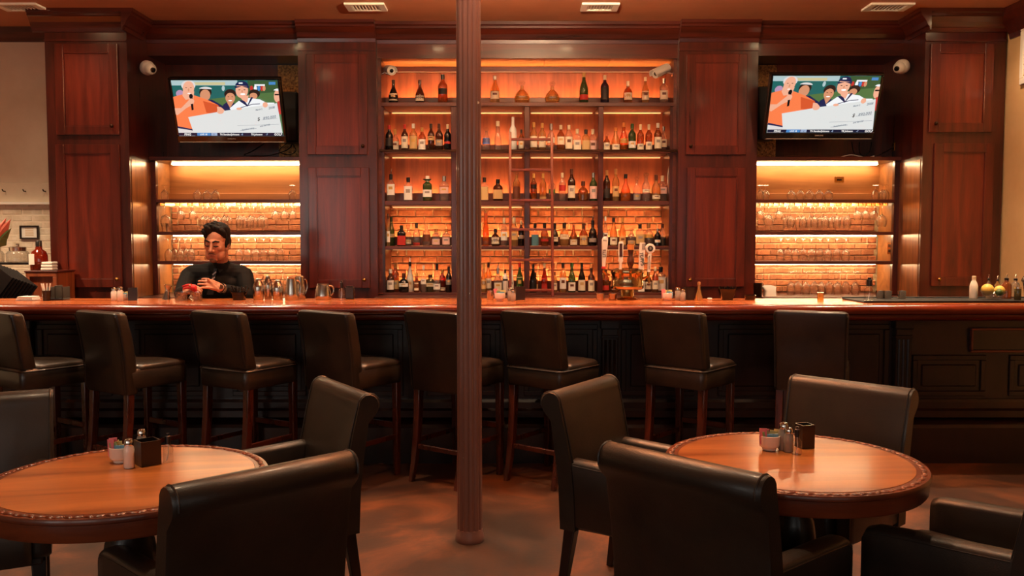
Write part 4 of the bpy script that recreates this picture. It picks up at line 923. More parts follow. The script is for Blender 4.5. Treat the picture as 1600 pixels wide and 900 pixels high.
for r, row in enumerate(ROWS):
    cnt = [0]*4; last = {}
    for i, e in enumerate(row):
        px, w_, h_, shp, gl, lb, cp = e[:7]; lz = e[7] if len(e) > 7 else (.12, .46); l2 = e[8] if len(e) > 8 else None; po = e[9] if len(e) > 9 else False
        b = 0 if r == 0 else sum(px > q for q in (709, 823.5, 938.5))
        wh = ('%s from left on the top bottle shelf' % ORD[cnt[b]]) if r == 0 else '%s from left, %s bay, %s bottle shelf' % (ORD[cnt[b]], BN[b], RN[r])
        cnt[b] += 1
        txt = '%s %s bottle%s, %s' % (GN[gl], SN[shp], (' with %s label' % lb) if lb else '', wh)
        R0 = w_/2/FPX*8.04+.001
        lo, hi = ((XL+.03, XR-.03) if r == 0 else (uz[b]+.025, uz[b+1]-.025))
        for Yb in ((8.01, 8.09, 8.15) if r < 3 else (8.02, 8.10, 8.155)):
            x = min(max(X_(px, Yb), lo+R0), hi-R0)
            if x-R0 > last.get((b, Yb), -9)-.0005: break
        last[(b, Yb)] = x+R0
        bottle(x*FPX/Yb+800, w_, h_, shp, gl, lb, cp, Yb, zS[r]+.0005, txt, lz, l2, po)

# ------------------------------------------------------------ glassware in the alcoves
def lathe_mesh(name, prof, mat, seg=18, cap0=False, cap1=False): return MB().lathe(prof, seg, cap0=cap0, cap1=cap1).mesh(name, M[mat], 50)
WG = lathe_mesh('wine_glass', [(.001, .002), (.034, .0), (.034, .002), (.006, .006), (.0035, .012), (.0035, .085), (.008, .095), (.026, .112), (.036, .14), (.037, .165), (.031, .205), (.030, .205), (.035, .165), (.034, .14), (.024, .114), (.002, .098)], 'stemware')
BG = lathe_mesh('balloon_glass', [(.001, .002), (.036, .0), (.036, .002), (.006, .006), (.004, .012), (.004, .075), (.01, .084), (.036, .102), (.048, .135), (.046, .165), (.036, .195), (.035, .195), (.045, .165), (.046, .135), (.034, .104), (.002, .088)], 'stemware')
SG = lathe_mesh('stubby_glass', [(.001, .002), (.03, .0), (.03, .002), (.006, .006), (.0045, .012), (.0045, .035), (.012, .045), (.033, .07), (.036, .10), (.03, .135), (.029, .135), (.034, .10), (.031, .072), (.002, .048)], 'stemware')
SN_ = lathe_mesh('snifter', [(.001, .002), (.024, 0), (.024, .002), (.008, .006), (.012, .012), (.034, .03), (.042, .055), (.036, .085), (.030, .095), (.029, .095), (.035, .084), (.040, .055), (.032, .032), (.002, .016)], 'stemware')
TG = lathe_mesh('tumbler', [(.001, .002), (.026, .0), (.032, .078), (.031, .078), (.025, .006), (.001, .006)], 'stemware')
MH = {WG.name: .205, BG.name: .195, SG.name: .135, SN_.name: .095, TG.name: .078}
def glassware(me, name, px, Y, z, label, grp, inv, s=1.0, cat='glass'):
    o = link(name, me); o.scale = (s, s, s); tag(o, label, cat, grp)
    hh = MH[me.name]*s; x = X_(px, Y, 380); r_ = max(v.co.x for v in me.vertices)*s+.002
    x = max(x, XB0+.05+r_) if x < 0 else min(x, XE1-.05-r_)
    if 1100 < px < 1200: x = max(x, XE0+.022+r_)
    if 440 < px < 480: x = min(x, XB1-.022-r_)
    o.location = (x, Y, z+hh if inv else z)
    if inv: o.rotation_euler = (math.pi, 0, 0)
    return o
def rowg(xs, me, name, Y, z, what, where, grp, inv, s=1.0):
    for i, px in enumerate(xs): glassware(me, name, px, Y+((-.045, .055)[i % 2] if len(xs) > 3 and me is WG else 0), z, '%s, %s from left %s' % (what, ORD[i], where), grp, inv, s)
e_ = .0006
for side, L in (('left', dict(top=[250.5], sn=[310, 325, 338], top2=[458], tum=[247.5, 256, 264.5], a3=[263, 272, 281, 290, 298], a3b=[373, 386, 399, 412, 425, 438], ct=[398, 411, 424, 437],
                          hang=[(258, 'B'), (282, 'S'), (301, 'S'), (319, 'W'), (335, 'W'), (352, 'W'), (376, 'W'), (392, 'W'), (409, 'W'), (430, 'S'), (444, 'S'), (457, 'S')])),
                ('right', dict(top=[1187, 1195], sn=[1235, 1249, 1263.5, 1278.5, 1293], top2=[1366, 1377.5, 1389.5], tum=[], a3=[1220, 1231, 1243, 1255, 1268, 1281, 1294, 1308, 1322], a3b=[], ct=[1237, 1248, 1261, 1274, 1285, 1297, 1310, 1323, 1338],
                          hang=[(1188, 'S'), (1201, 'B'), (1217, 'S'), (1234, 'W'), (1253, 'W'), (1271, 'W'), (1288, 'W'), (1306, 'W'), (1322, 'W'), (1340, 'S'), (1353, 'S'), (1366, 'S'), (1378, 'B')]))):
    g = 'glassware in the lit alcoves'
    rowg(L['top'], SG, 'stemmed_glass', 8.0, ZA[0]+e_, 'upturned stemmed glass', 'at left end of %s alcove top shelf' % side, g, True)
    rowg(L['sn'], SN_, 'brandy_snifter', 8.02, ZA[0]+e_, 'upturned snifter', 'in snifter row, %s alcove top shelf' % side, g, True)
    rowg(L['top2'], SG, 'stemmed_glass', 8.0, ZA[0]+e_, 'upturned stemmed glass', 'at right end of %s alcove top shelf' % side, g, True)
    rowg(L['tum'], TG, 'tumbler', 8.0, ZA[1]+e_, 'small tumbler', 'on second shelf of %s alcove' % side, g, False)
    rowg(L['a3'], WG, 'wine_glass', 8.02, ZA[2]+e_, 'upturned wine glass', 'in %srow on third shelf, %s alcove' % ('left ' if side == 'left' else '', side), g, True)
    rowg(L['a3b'], WG, 'wine_glass', 8.02, ZA[2]+e_, 'upturned wine glass', 'in row right of the bartender\'s head', g, True)
    rowg(L['ct'], WG, 'wine_glass', 8.0, .9955, 'upturned wine glass', 'on the counter of %s alcove' % side, g, True, 1.05)
    zr = ZA[0]-.03
    root = [o for o in C.objects if o.name.startswith('glass_shelving') and o['label'].startswith(side)][0]
    for i, (px, k) in enumerate(L['hang']):
        me = {'W': WG, 'B': BG, 'S': SG}[k]
        x = min(max(X_(px, 8.0, 330), XB0+.09), XE1-.10)
        for s_ in (-1, 1): obj('glass_rail', MB().box(x+s_*.021-.004, x+s_*.021+.004, 7.93, 8.16, zr-.026, zr-.001), M['brass'], root, world=True)
        for j, yy in enumerate((7.97, 8.08) if k == 'W' else (8.0,)):
            o = glassware(me, 'wine_glass', px, yy, 0, 'hanging wine glass, %s rack slot, %sunder top shelf of %s alcove' % (ORD[i], ('front, ' if j == 0 else 'rear, ') if k == 'W' else '', side), 'wine glasses hanging in the alcoves', True)
            o.location = (x, yy, zr-.0235)          # the foot rests on the two rails

# ------------------------------------------------------------ things on the bar
def onz(px, py, z):
    u = (px-800)/FPX; v = (450-py)/FPX
    d = Vector((u, math.cos(PITCH)+v*math.sin(PITCH), -math.sin(PITCH)+v*math.cos(PITCH)))
    return Vector((0, 0, EYE))+d*((z-EYE)/d.z)
def bar_at(px, Y): return Vector((X_(px, Y, 465), Y, ZB+.0003))
def lathe_part(name, prof, mat, par, seg=16, c=(0, 0, 0), **k): return obj(name, MB().lathe(prof, seg, c, **k), M[mat], par, smooth=45)
def sugar_bowl(loc, lab, s=1.0):
    t = thing('sugar_caddy', lab, 'sugar caddy', loc); t.scale = (s, s, s)
    lathe_part('bowl', [(.022, 0), (.024, .003), (.024, .008), (.034, .014), (.036, .022), (.037, .052), (.035, .053), (.034, .022), (.002, .018)], 'white_china', t, 24)
    rn = random.Random(int(loc[0]*1000) % 997)
    for i in range(9):
        c = ('pink', 'pink', 'yellow', 'green', 'yellow', 'blue', 'blue', 'blue', 'yellow')[i]
        x = -.024+.006*i; y = -.016+.014*(i % 3) if c != 'blue' else -.02
        hh = .078+rn.uniform(-.004, .008) if c in ('pink',) else .072 if c != 'blue' else .062
        m = MB().cbox(-.013, .013, -.001, .001, .022, hh, .0005).xf(Matrix.Translation((x, y, 0)) @ Matrix.Rotation(rn.uniform(-.25, .25), 4, 'Y') @ Matrix.Rotation(rn.uniform(-.5, .5), 4, 'Z'))
        obj('sugar_packet', m, M['packet_'+c], t)
    return t
def shaker(loc, lab, mat='white_china', h=.09, r=.018):
    t = thing('shaker', lab, 'shaker', loc)
    lathe_part('jar', [(r*.9, 0), (r, .003), (r, h*.62), (r*.72, h*.76), (r*.72, h*.8)], mat, t, 8)
    lathe_part('cap', [(r*.8, h*.77), (r*.84, h*.9), (r*.6, h*.98), (r*.1, h)], 'chrome', t, 14)
    return t
def cube_holder(loc, lab, a=.078, h=.085, rz=.6):
    t = thing('candle_holder', lab, 'candle holder', loc, rz)
    m = MB(); k = .004; b = a/2
    m.box(-b, b, -b, -b+k, 0, h).box(-b, b, b-k, b, 0, h).box(-b, -b+k, -b+k, b-k, 0, h).box(b-k, b, -b+k, b-k, 0, h).box(-b+k, b-k, -b+k, b-k, 0, .004)
    obj('box', m, M['black_wood'], t)
    lathe_part('candle', [(.018, .0045), (.018, .03), (.002, .031)], 'cream_paper', t)
    return t
def spray(loc, lab, h=.10, r=.016):
    t = thing('spray_bottle', lab, 'bottle', loc)
    lathe_part('bottle', [(r, 0), (r, h*.45), (r*.92, h*.5), (r*.5, h*.6), (r*.5, h*.66)], 'glass', t, 16)
    lathe_part('pump', [(r*.55, h*.63), (r*.55, h*.9), (r*.35, h*.92), (r*.35, h), (.001, h)], 'black_plastic', t, 14)
    obj('dip_tube', MB().tube([(0, 0, h*.63), (.002, 0, h*.3), (-.006, 0, .004)], .0012, 5), M['white_plastic'], t)
    return t
def cup(loc, lab, r0, r1, h, mat='steel', name='steel_cup', cat='cup'):
    o = obj(name, MB().lathe([(r0*.95, 0), (r0, .002), (r1, h), (r1*.93, h), (r0*.9, .006), (.001, .006)], 20), M[mat], smooth=45); o.location = loc; tag(o, lab, cat); return o
ZT_ = .7505
def tab(px, py): p = onz(px, py, ZT_); p.z = ZT_+.0005; return p
sugar_bowl(tab(1202, 703), 'white sugar bowl with coloured packets on the right table')
shaker(tab(1224, 703), 'grey pepper shaker with metal cap on the right table', 'grey_louvre', .10, .019)
shaker(tab(1232, 706), 'glass pepper shaker next to the spray bottle on right table', 'grey_louvre', .088, .017)
spray(tab(1245, 710), 'clear spray bottle with black pump on the right table', .098, .0165)
cube_holder(tab(1257, 699), 'dark cube candle holder on the right table', .05, .085, .25)
sugar_bowl(tab(189, 722), 'white sugar bowl with coloured packets on the left table', 1.0)
shaker(tab(202, 731), 'white salt shaker with metal cap on the left table', 'white_china', .098, .0175)
shaker(tab(222, 715), 'metal capped shaker behind the dark cube on left table', 'grey_louvre', .10, .017)
cube_holder(tab(231, 725), 'dark cube candle holder on the left table', .066, .082, .75)
spray(tab(263, 722), 'clear spray bottle with black pump on the left table', .098, .0165)
# --- bar top, from the left
t = thing('napkin_stack', 'small stack of white napkins on the bar at the left', 'napkins', bar_at(44, 5.95))
for k in range(4): obj('napkin', MB().cbox(-.06+.004*k, .06-.003*k, -.05, .05, .0005+k*.007, .0065+k*.007, .002), M['paper'], t)
t = thing('straw_cup', 'black cup of white straws on the bar at the left', 'cup', bar_at(73, 5.9))
lathe_part('cup', [(.024, 0), (.03, .07), (.028, .07), (.022, .004), (.001, .004)], 'black_gloss', t)
for k, (a, b) in enumerate(((-.035, .0), (-.026, .01), (-.018, -.01), (.004, .0), (.022, .008), (.03, -.006))): obj('straw', MB().tube([(a*.3, b, .005), (a, b, .118)], .0042, 7), M['paper'], t)
t = thing('napkin_caddy', 'black plastic napkin caddy beside the white straws', 'caddy', bar_at(92, 6.0))
obj('tray', MB().cbox(-.055, .055, -.05, .05, 0, .012, .003), M['black_plastic'], t)
for s_ in (-1, 1): obj('divider', MB().cbox(s_*.05-.003, s_*.05+.003, -.05, .05, .012, .09, .002), M['black_plastic'], t)
obj('divider', MB().cbox(-.003, .003, -.05, .05, .012, .10, .002), M['black_plastic'], t)
shaker(bar_at(178, 5.9), 'white salt shaker on the bar left of the bartender', 'white_china', .09, .019)
shaker(bar_at(188, 5.86), 'white shaker with pump top on the bar left of the bartender', 'white_china', .10, .019)
sugar_bowl(bar_at(194, 5.98), 'white sugar bowl on the bar left of the bartender', .8)
cube_holder(bar_at(208, 5.95), 'dark cube candle holder on the bar near the left cabinet', .06, .085, .3)
t = thing('jigger', 'leaning steel bar jigger on the bar beside the bartender', 'jigger', bar_at(259, 6.0))
obj('cup', MB().lathe([(.03, 0), (.016, .055), (.014, .06), (.026, .10), (.024, .10), (.010, .06)], 18).xf(Matrix.Rotation(.18, 4, 'Y') @ Matrix.Translation((0, 0, .004))), M['steel'], t, smooth=45)
for px, lab in ((284, 'rocks glass full of ice in front of the bartender, left of the pair'), (307, 'rocks glass of ice under the bartender\'s red squeezer')):
    t = thing('rocks_glass', lab, 'glass', bar_at(px, 5.90))
    lathe_part('glass', [(.001, .004), (.036, 0), (.042, .062), (.040, .062), (.034, .006), (.001, .008)], 'glass', t, 20, cap0=False, cap1=False)
    rn = random.Random(px)
    for k in range(7):
        obj('ice_cube', MB().cbox(-.011, .011, -.011, .011, -.011, .011, .003).xf(Matrix.Translation((.017*math.cos(k*1.05), .017*math.sin(k*1.05), .022+.02*(k % 2))) @ Matrix.Rotation(rn.uniform(0, 1), 4, 'Z') @ Matrix.Rotation(rn.uniform(0, .6), 4, 'X')), M['ice'], t)
t = thing('straw_caddy', 'black caddy of black straws on the bar right of the bartender\'s watch', 'caddy', bar_at(374, 5.98))
obj('box', MB().rings([rsq(0, 0, .07, .07, 0, .01), rsq(0, 0, .085, .085, .055, .012), rsq(0, 0, .078, .078, .055, .012), rsq(0, 0, .066, .066, .006, .01)], True, True), M['black_gloss'], t, smooth=40)
for k in range(9): obj('straw', MB().tube([(-.025+.006*k, .01*(k % 3)-.01, .01), (-.07+.017*k, .012*(k % 3)-.012, .085+.012*(k % 2))], .0035, 6), M['black_gloss'], t)
def tin(px, Y, lab, w, h, lid=True):
    t = thing('cocktail_shaker', lab, 'shaker', bar_at(px, Y)); r = w/2/FPX*Y; h = h/FPX*Y
    lathe_part('tin', [(r*.8, 0), (r*.86, .004), (r, h*.6), (r*.98, h*.62)], 'steel', t, 22)
    lathe_part('strainer_top', [(r*.95, h*.62), (r*.85, h*.75), (r*.55, h*.86), (r*.5, h*.98), (r*.3, h)], 'chrome', t, 22)
tin(404, 6.01, 'steel cocktail shaker nearest the bartender on the bar', 18, 33)
tin(419, 6.10, 'steel cocktail shaker second from the bartender on the bar', 14, 36)
tin(434, 6.05, 'steel cocktail shaker just left of the steel pitchers', 18, 30)
def pitcher(px, Y, w, h, lab, lidm=None, name='steel_pitcher'):
    t = thing(name, lab, 'pitcher', bar_at(px, Y)); r = w/2/FPX*Y; h = h/FPX*Y
    lathe_part('body', [(r*.94, 0), (r, .004), (r*.97, h*.3), (r*.74, h*.86), (r*.70, h*.93), (r*.66, h*.93), (r*.6, h*.8)], 'steel', t, 26)
    if lidm: lathe_part('lid', [(r*.7, h*.9), (r*.62, h*.97), (r*.2, h)], lidm, t, 22)
    else: lathe_part('rim', [(r*.70, h*.92), (r*.73, h*.97), (r*.64, h), (r*.60, h*.93)], 'chrome', t, 22)
    obj('handle', MB().tube(curve([(r*.68, .0, h*.85), (r*1.05, .015, h*.8), (r*1.2, .02, h*.5), (r*.9, .01, h*.22)]), .006, 7), M['steel'], t, smooth=50)
pitcher(456, 5.98, 21, 36, 'steel pitcher in front, between shakers and left cabinet')
pitcher(469, 6.09, 17, 36, 'steel pitcher standing behind the front steel pitcher')
pitcher(505, 6.05, 26, 25, 'short steel coffee pot with dark lid on the bar', 'dark_bronze', 'coffee_pot')
spray(bar_at(534, 5.95), 'clear spray bottle with black nozzle beside the coffee pot', .135, .022)
t = thing('menu_block', 'dark wooden block holder behind the spray bottle on the bar', 'holder', bar_at(547, 6.09))
obj('block', MB().cbox(-.03, .03, -.025, .025, 0, .085, .004), M['black_wood'], t)
obj('slot', MB().cbox(-.022, .022, -.0255, .0, .085, .092, .001), M['black_plastic'], t)
cup(bar_at(766, 6.0), 'steel cup on the bar just right of the iron column', .022, .026, .062)
sugar_bowl(bar_at(781, 5.9), 'white sugar bowl on the bar right of the iron column', 1.0)
shaker(bar_at(797, 5.95), 'glass pepper shaker between white bowl and dark cube on bar', 'grey_louvre', .088, .019)
shaker(bar_at(802, 5.87), 'glass salt shaker between white bowl and dark cube on bar', 'grey_louvre', .075, .017)
cube_holder(bar_at(812, 6.0), 'dark cube candle holder on the bar near the ladder foot', .065, .09, .2)
for px, lab in ((938, 'steel cup on the bar left of the beer tower'), (957, 'steel cup on the bar under the beer tower drum')): cup(bar_at(px, 6.02), lab, .026, .031, .042)
sugar_bowl(bar_at(1042, 5.92), 'white sugar bowl on the bar right of the beer taps', 1.0)
shaker(bar_at(1059, 5.95), 'glass pepper shaker right of the beer taps', 'grey_louvre', .09, .02)
shaker(bar_at(1067, 5.88), 'glass salt shaker right of the beer taps', 'grey_louvre', .082, .018)
cube_holder(bar_at(1076, 6.0), 'dark cube candle holder right of the beer taps', .062, .085, .2)
t = thing('bud_vase', 'slender glass sauce bottle in front of the right pilaster cabinet', 'bottle', bar_at(1092, 5.95))
lathe_part('body', [(.026, 0), (.027, .004), (.022, .03), (.010, .075), (.009, .11)], 'bottle_gold', t)
lathe_part('cap', [(.010, .108), (.0105, .125), (.004, .127)], 'cap_wood', t)
o = obj('paper_scrap', MB().cbox(-.015, .015, -.012, .012, 0, .014, .003), M['paper']); o.location = bar_at(1109, 5.98); tag(o, 'small crumpled white paper on the bar beside the sauce bottle', 'paper')
t = thing('straw_holder', 'flared black holder of black straws in front of right pilaster cabinet', 'holder', bar_at(1136, 6.0))
obj('cup', MB().rings([rsq(0, 0, .07, .06, 0, .012), rsq(0, 0, .115, .08, .075, .014), rsq(0, 0, .108, .073, .075, .014), rsq(0, 0, .064, .054, .006, .01)]), M['black_gloss'], t, smooth=40)
for k in range(10): obj('straw', MB().tube([(-.03+.006*k, .008*(k % 3)-.008, .01), (-.062+.0135*k, .012*(k % 3)-.012, .088+.006*(k % 2))], .0035, 6), M['black_gloss'], t)
cup(bar_at(1172, 6.0), 'low black dish on the bar below the white folded cloth', .034, .04, .032, 'black_gloss', 'black_dish', 'dish')
cup(Vector((X_(1184, 7.72, 455), 7.72, .9955)), 'tall dark cup on the back counter at the right alcove corner', .035, .04, .12, 'dark_bronze', 'tall_cup')
# folded white cloth on the back counter
cl = obj('folded_cloth', MB().rings([rsq(0, 0, .11, .08, 0, .02), rsq(0, 0, .10, .07, .05, .02), rsq(-.01, 0, .13, .05, .085, .02), rsq(-.02, 0, .06, .03, .10, .01)]), M['paper'], smooth=60); cl.location = (X_(1203, 7.75, 455), 7.75, .9955); tag(cl, 'white folded cloth on the back counter left of the wine glasses', 'cloth')
o = obj('votive_candle', MB().lathe([(.02, 0), (.022, .003), (.022, .05), (.018, .05), (.016, .045), (.001, .044)], 16), M['bottle_gold'], smooth=45); o.location = bar_at(1282, 6.0); tag(o, 'small amber votive candle on the bar before the right alcove', 'candle')
mt = thing('bar_mat', 'black rubber bar mat on the right end of the bar', 'mat', bar_at(1480, 5.82))
x0 = X_(1322, 6.0, 465)-mt.location.x; x1 = 4.2-mt.location.x
obj('sheet', MB().cbox(x0, x1, -.13, .26, 0, .008, .003), M['rubber'], mt)
for y_ in (-.125, .255): obj('edge', MB().cbox(x0, x1, y_-.006, y_+.006, .0081, .016, .003), M['rubber'], mt)
ZM = Vector((0, 0, .0085))
spray(bar_at(1358, 5.80)+ZM, 'clear spray bottle with dark pump on the black mat', .155, .034)
for px, Y, lab in ((1375, 6.0, 'steel cup next to the spray bottle on the mat'), (1387, 5.98, 'middle steel cup of three on the mat'), (1409, 5.98, 'steel cup furthest from the spray bottle on the mat')): cup(bar_at(px, Y)+ZM, lab, .024, .029, .055)
t = thing('squeeze_bottle', 'white plastic bottle on the bar mat before the right cabinet', 'bottle', bar_at(1521, 6.0)+ZM)
lathe_part('body', [(.026, 0), (.027, .003), (.027, .085), (.022, .105), (.013, .125), (.012, .135)], 'white_plastic', t)
lathe_part('cap', [(.0135, .133), (.0135, .155), (.011, .157)], 'cap_cream', t)
t = thing('fruit_bowl', 'shallow glass fruit bowl on the bar at the right', 'bowl', bar_at(1552, 5.9)+ZM)
lathe_part('bowl', [(.03, 0), (.035, .003), (.065, .025), (.085, .06), (.082, .06), (.062, .028), (.03, .008), (.001, .007)], 'glass', t, 24)
b0 = t.location
def fruit(name, lab, off, r, mat):
    o = obj(name, MB().ball((0, 0, 0), r, 16, 10).lathe([(r[0]*.2, -r[2]*1.12), (r[0]*.25, -r[2]*.9)], 8), M[mat], smooth=60); o.location = b0+Vector(off); o.rotation_euler = (.3, .5, off[0]*9); tag(o, lab, 'fruit')
fruit('lemon', 'larger yellow lemon on the left of the glass bowl', (-.036, .008, .066), (.042, .04, .04), 'lemon')
fruit('lemon', 'smaller yellow lemon on the right of the glass bowl', (.044, .004, .060), (.036, .034, .034), 'lemon')
fruit('lime', 'dark green lime between the lemons in the glass bowl', (.006, -.060, .052), (.025, .024, .024), 'lime')
def pour_bottle(px, Y, w, h, glass, lab):
    t = thing('bitters_bottle', lab, 'bottle', bar_at(px, Y)+ZM); r = w/2/FPX*Y; h = h/FPX*Y
    lathe_part('body', [(r, 0), (r, h*.55), (r*.8, h*.64), (r*.4, h*.7), (r*.38, h*.78)], 'bottle_'+glass, t)
    lathe_part('stopper', [(r*.42, h*.76), (r*.46, h*.84), (r*.2, h*.86)], 'cap_black', t)
    obj('pourer', MB().tube([(0, 0, h*.85), (0, 0, h*.93), (.004, 0, h*1.02)], .003, 6), M['chrome'], t)
pour_bottle(1544, 6.05, 8, 36, 'clear', 'thin pourer bottle behind the fruit bowl, left one')
pour_bottle(1558, 6.08, 8, 34, 'gold', 'thin pourer bottle behind the fruit bowl, right one')
pour_bottle(1572, 5.98, 15, 38, 'amber', 'square amber bitters bottle with tall pourer right of the fruit')
pour_bottle(1586, 6.05, 13, 36, 'clear', 'pale bottle with brown stopper near the right edge')
t = thing('garnish_jar', 'green garnish jar on the bar at the right edge', 'jar', bar_at(1590, 5.85)+ZM)
lathe_part('jar', [(.02, 0), (.022, .004), (.022, .075), (.02, .08)], 'bottle_olive', t); lathe_part('lid', [(.0225, .076), (.0225, .088), (.018, .09)], 'steel', t)
t = thing('ice_bucket', 'ice bucket with black domed lid cut off by the right edge', 'bucket', bar_at(1614, 5.98)+ZM)
lathe_part('bucket', [(.05, 0), (.065, .11), (.07, .115), (.066, .12)], 'steel', t, 24); lathe_part('lid', [(.074, .12), (.072, .135), (.05, .17), (.02, .185), (.002, .187)], 'black_gloss', t, 24)
# --- beer tower
bt_ = bar_at(980, 6.05)
bw = thing('beer_tower', 'round brass beer tower with five tap handles on the bar', 'beer tower', bt_)
k_ = 6.05/FPX
def tz(py): return Z_(py, 6.05)-ZB
lathe_part('pedestal', [(.07, 0), (.072, .006), (.05, .014), (.045, .02), (.045, tz(450))], 'brass', bw, 24)
dr = 26*k_
lathe_part('drum', [(dr*.86, tz(452)), (dr*.97, tz(450)), (dr, tz(446)), (dr*.96, tz(444)), (dr*.96, tz(428)), (dr, tz(426)), (dr*.97, tz(422)), (dr*.7, tz(419)), (dr*.1, tz(418))], 'tower_metal', bw, 36)
def tap(px, base, top, wpx, kind, tilt=0, yo=-.10):
    x = X_(px, 6.05, 440)-bt_.x; zb_, zt_ = tz(base), tz(top); w_ = wpx/2*k_
    hd = obj('tap_handle', MB(), M['white_plastic'], bw)
    m = MB(); L_ = zt_-zb_
    if kind == 'paddle': m.rings([rsq(0, 0, w_*.9, .022, 0, .006), rsq(0, 0, w_*1.1, .024, L_*.1, .006), rsq(0, 0, w_*1.9, .026, L_*.75, .008), rsq(0, 0, w_*2, .026, L_*.9, .008), rsq(0, 0, w_*1.4, .024, L_*.98, .008), rsq(0, 0, w_*.7, .02, L_, .006)])
    elif kind == 'plank': m.rings([rsq(0, 0, w_*1.7, .02, 0, .004), rsq(0, 0, w_*2, .022, L_*.7, .004), rsq(0, 0, w_*1.8, .022, L_, .004)])
    elif kind == 'round':
        m.rings([rsq(0, 0, w_*.7, .02, 0, .004), rsq(0, 0, w_*.9, .022, L_*.7, .004)])
        m.xf(Matrix.Identity(4)); q = MB().lathe([(w_*1.15, -.013), (w_*1.25, -.008), (w_*1.25, .008), (w_*1.15, .013)], 26).xf(Matrix.Translation((0, 0, L_*.8)) @ Matrix.Rotation(R_(90), 4, 'X')); m.add(q.v, q.f)
    elif kind == 'figure': m.lathe([(w_*.5, 0), (w_*.6, L_*.1), (w_*1.0, L_*.22), (w_*1.0, L_*.4), (w_*.6, L_*.5), (w_*.7, L_*.6), (w_*.9, L_*.8), (w_*.9, L_)], 18)
    elif kind == 'slot': m.rings([rsq(0, 0, w_*1.0, .02, 0, .004), rsq(0, 0, w_*1.1, .022, L_*.25, .004), rsq(0, 0, w_*2.0, .024, L_*.30, .005), rsq(0, 0, w_*1.5, .024, L_*.36, .005), rsq(0, 0, w_*1.7, .024, L_*.95, .006), rsq(0, 0, w_*1.0, .02, L_, .005)])
    m.xf(Matrix.Translation((x, yo, zb_)) @ Matrix.Rotation(R_(tilt), 4, 'Y'))
    bpy.data.meshes.remove(hd.data)
    o = obj('tap_handle', m, M['white_plastic' if kind != 'figure' else 'cap_brown'], bw, smooth=40)
    # stem and faucet below each handle
    obj('faucet', MB().tube([(x, yo, zb_), (x, yo, zb_-.02), (x*.92, yo*.95, zb_-.035), (x*.75, yo*.6, zb_-.045)], [.008, .009, .009, .008], 8).tube([(x, yo, zb_-.03), (x, yo-.015, zb_-.075)], [.009, .007], 8), M['brass'], bw, smooth=50)
    return o, x, zb_, L_
def handle_text(par, txt, size, x, z, rot, mat='cap_black', y=-.1145, shear=0):
    obj('lettering', text_mesh(txt, size, shear, .0006).xf(Matrix.Translation((x, y, z)) @ FRONT @ Matrix.Rotation(R_(rot), 4, 'Z')), M[mat], par)
o, x, zb_, L_ = tap(940.5, 419, 370, 9.5, 'paddle', 2.5)
handle_text(o, 'LITE', .030, x+.004, zb_+L_*.48, 88); handle_text(o, 'Miller', .012, x+.008, zb_+L_*.88, 0, 'label_grey'); obj('band', MB().cbox(x-.014, x+.014, -.114, -.086, zb_-.002, zb_+.016, .003), M['cap_red'], o)
o, x, zb_, L_ = tap(966, 420, 377, 8.5, 'slot', 1, -.115)
obj('inlay', MB().cbox(x-.010, x+.012, -.130, -.126, zb_+L_*.45, zb_+L_*.92, .002), M['cap_brown'], o)
o, x, zb_, L_ = tap(981.5, 419, 381, 11, 'figure', 0, -.12)
obj('band', MB().lathe([(11/2*k_*.93, L_*.76), (11/2*k_*.95, L_*.98)], 18, (x, -.12, zb_), cap0=False, cap1=False), M['cap_orange'], o)
o, x, zb_, L_ = tap(997.5, 420, 379, 9, 'plank', 3, -.115)
handle_text(o, 'TUPPS', .034, x+.003, zb_+L_*.40, -84, 'cap_black', -.1285, .25)
obj('badge', MB().cbox(x+.004, x+.026, -.1282, -.125, zb_+L_*.74, zb_+L_*.96, .003), M['label_grey'], o)
o, x, zb_, L_ = tap(1010, 424, 379, 12, 'round', 3)
obj('badge', MB().lathe([(.019, 0), (.019, .003), (.017, .004)], 22, (0, 0, 0)).xf(Matrix.Translation((x+.008, -.112, zb_+L_*.8)) @ Matrix.Rotation(R_(90), 4, 'X')), M['label_black'], o)
handle_text(o, 'B', .024, x+.008, zb_+L_*.8, 0, 'label_grey', -.1168); obj('stripe', MB().box(x-.003, x+.007, -.1125, -.110, zb_+L_*.1, zb_+L_*.55), M['label_grey'], o)

# ------------------------------------------------------------ far left: side counter and its things
sc_ = thing('side_counter', 'dark side counter against the cream wall at far left', 'counter', (-5.0, 7.7, 0))
obj('worktop', MB().prism([(-6.2, 6.93), (-3.72, 6.93), (-3.72, 7.46), (-4.0, 7.46), (-4.0, 8.03), (-6.2, 8.03)], 'z', .95, .99), M['shelf_wood'], sc_, world=True)
obj('body', MB().prism([(-6.2, 6.98), (-3.76, 6.98), (-3.76, 7.46), (-4.0, 7.46), (-4.0, 8.03), (-6.2, 8.03)], 'z', 0, .949), M['bar_front'], sc_, world=True)
zc = .9905
a, b = at(40, 455, 7.15), at(88, 426, 7.15)
cr_ = thing('wooden_crate', 'small framed wooden cabinet box on the side counter', 'box', ((a.x+b.x)/2, 7.305, zc))
hw = (b.x-a.x)/2; hh = b.z-zc
obj('body', MB().box(-hw, hw, -.13, .14, 0, hh), M['crate_wood'], cr_)
f = MB(); e = .035
f.cbox(-hw, hw, -.15, -.13, hh-e, hh, .003).cbox(-hw, hw, -.15, -.13, 0, e, .003).cbox(-hw, -hw+e, -.15, -.13, e, hh-e, .003).cbox(hw-e, hw, -.15, -.13, e, hh-e, .003)
obj('door_frame', f, M['crate_wood'], cr_)
obj('lid', MB().cbox(-hw-.01, hw+.01, -.155, .145, hh, hh+.016, .004), M['mahogany_h'], cr_)
zcr = zc+hh+.0165
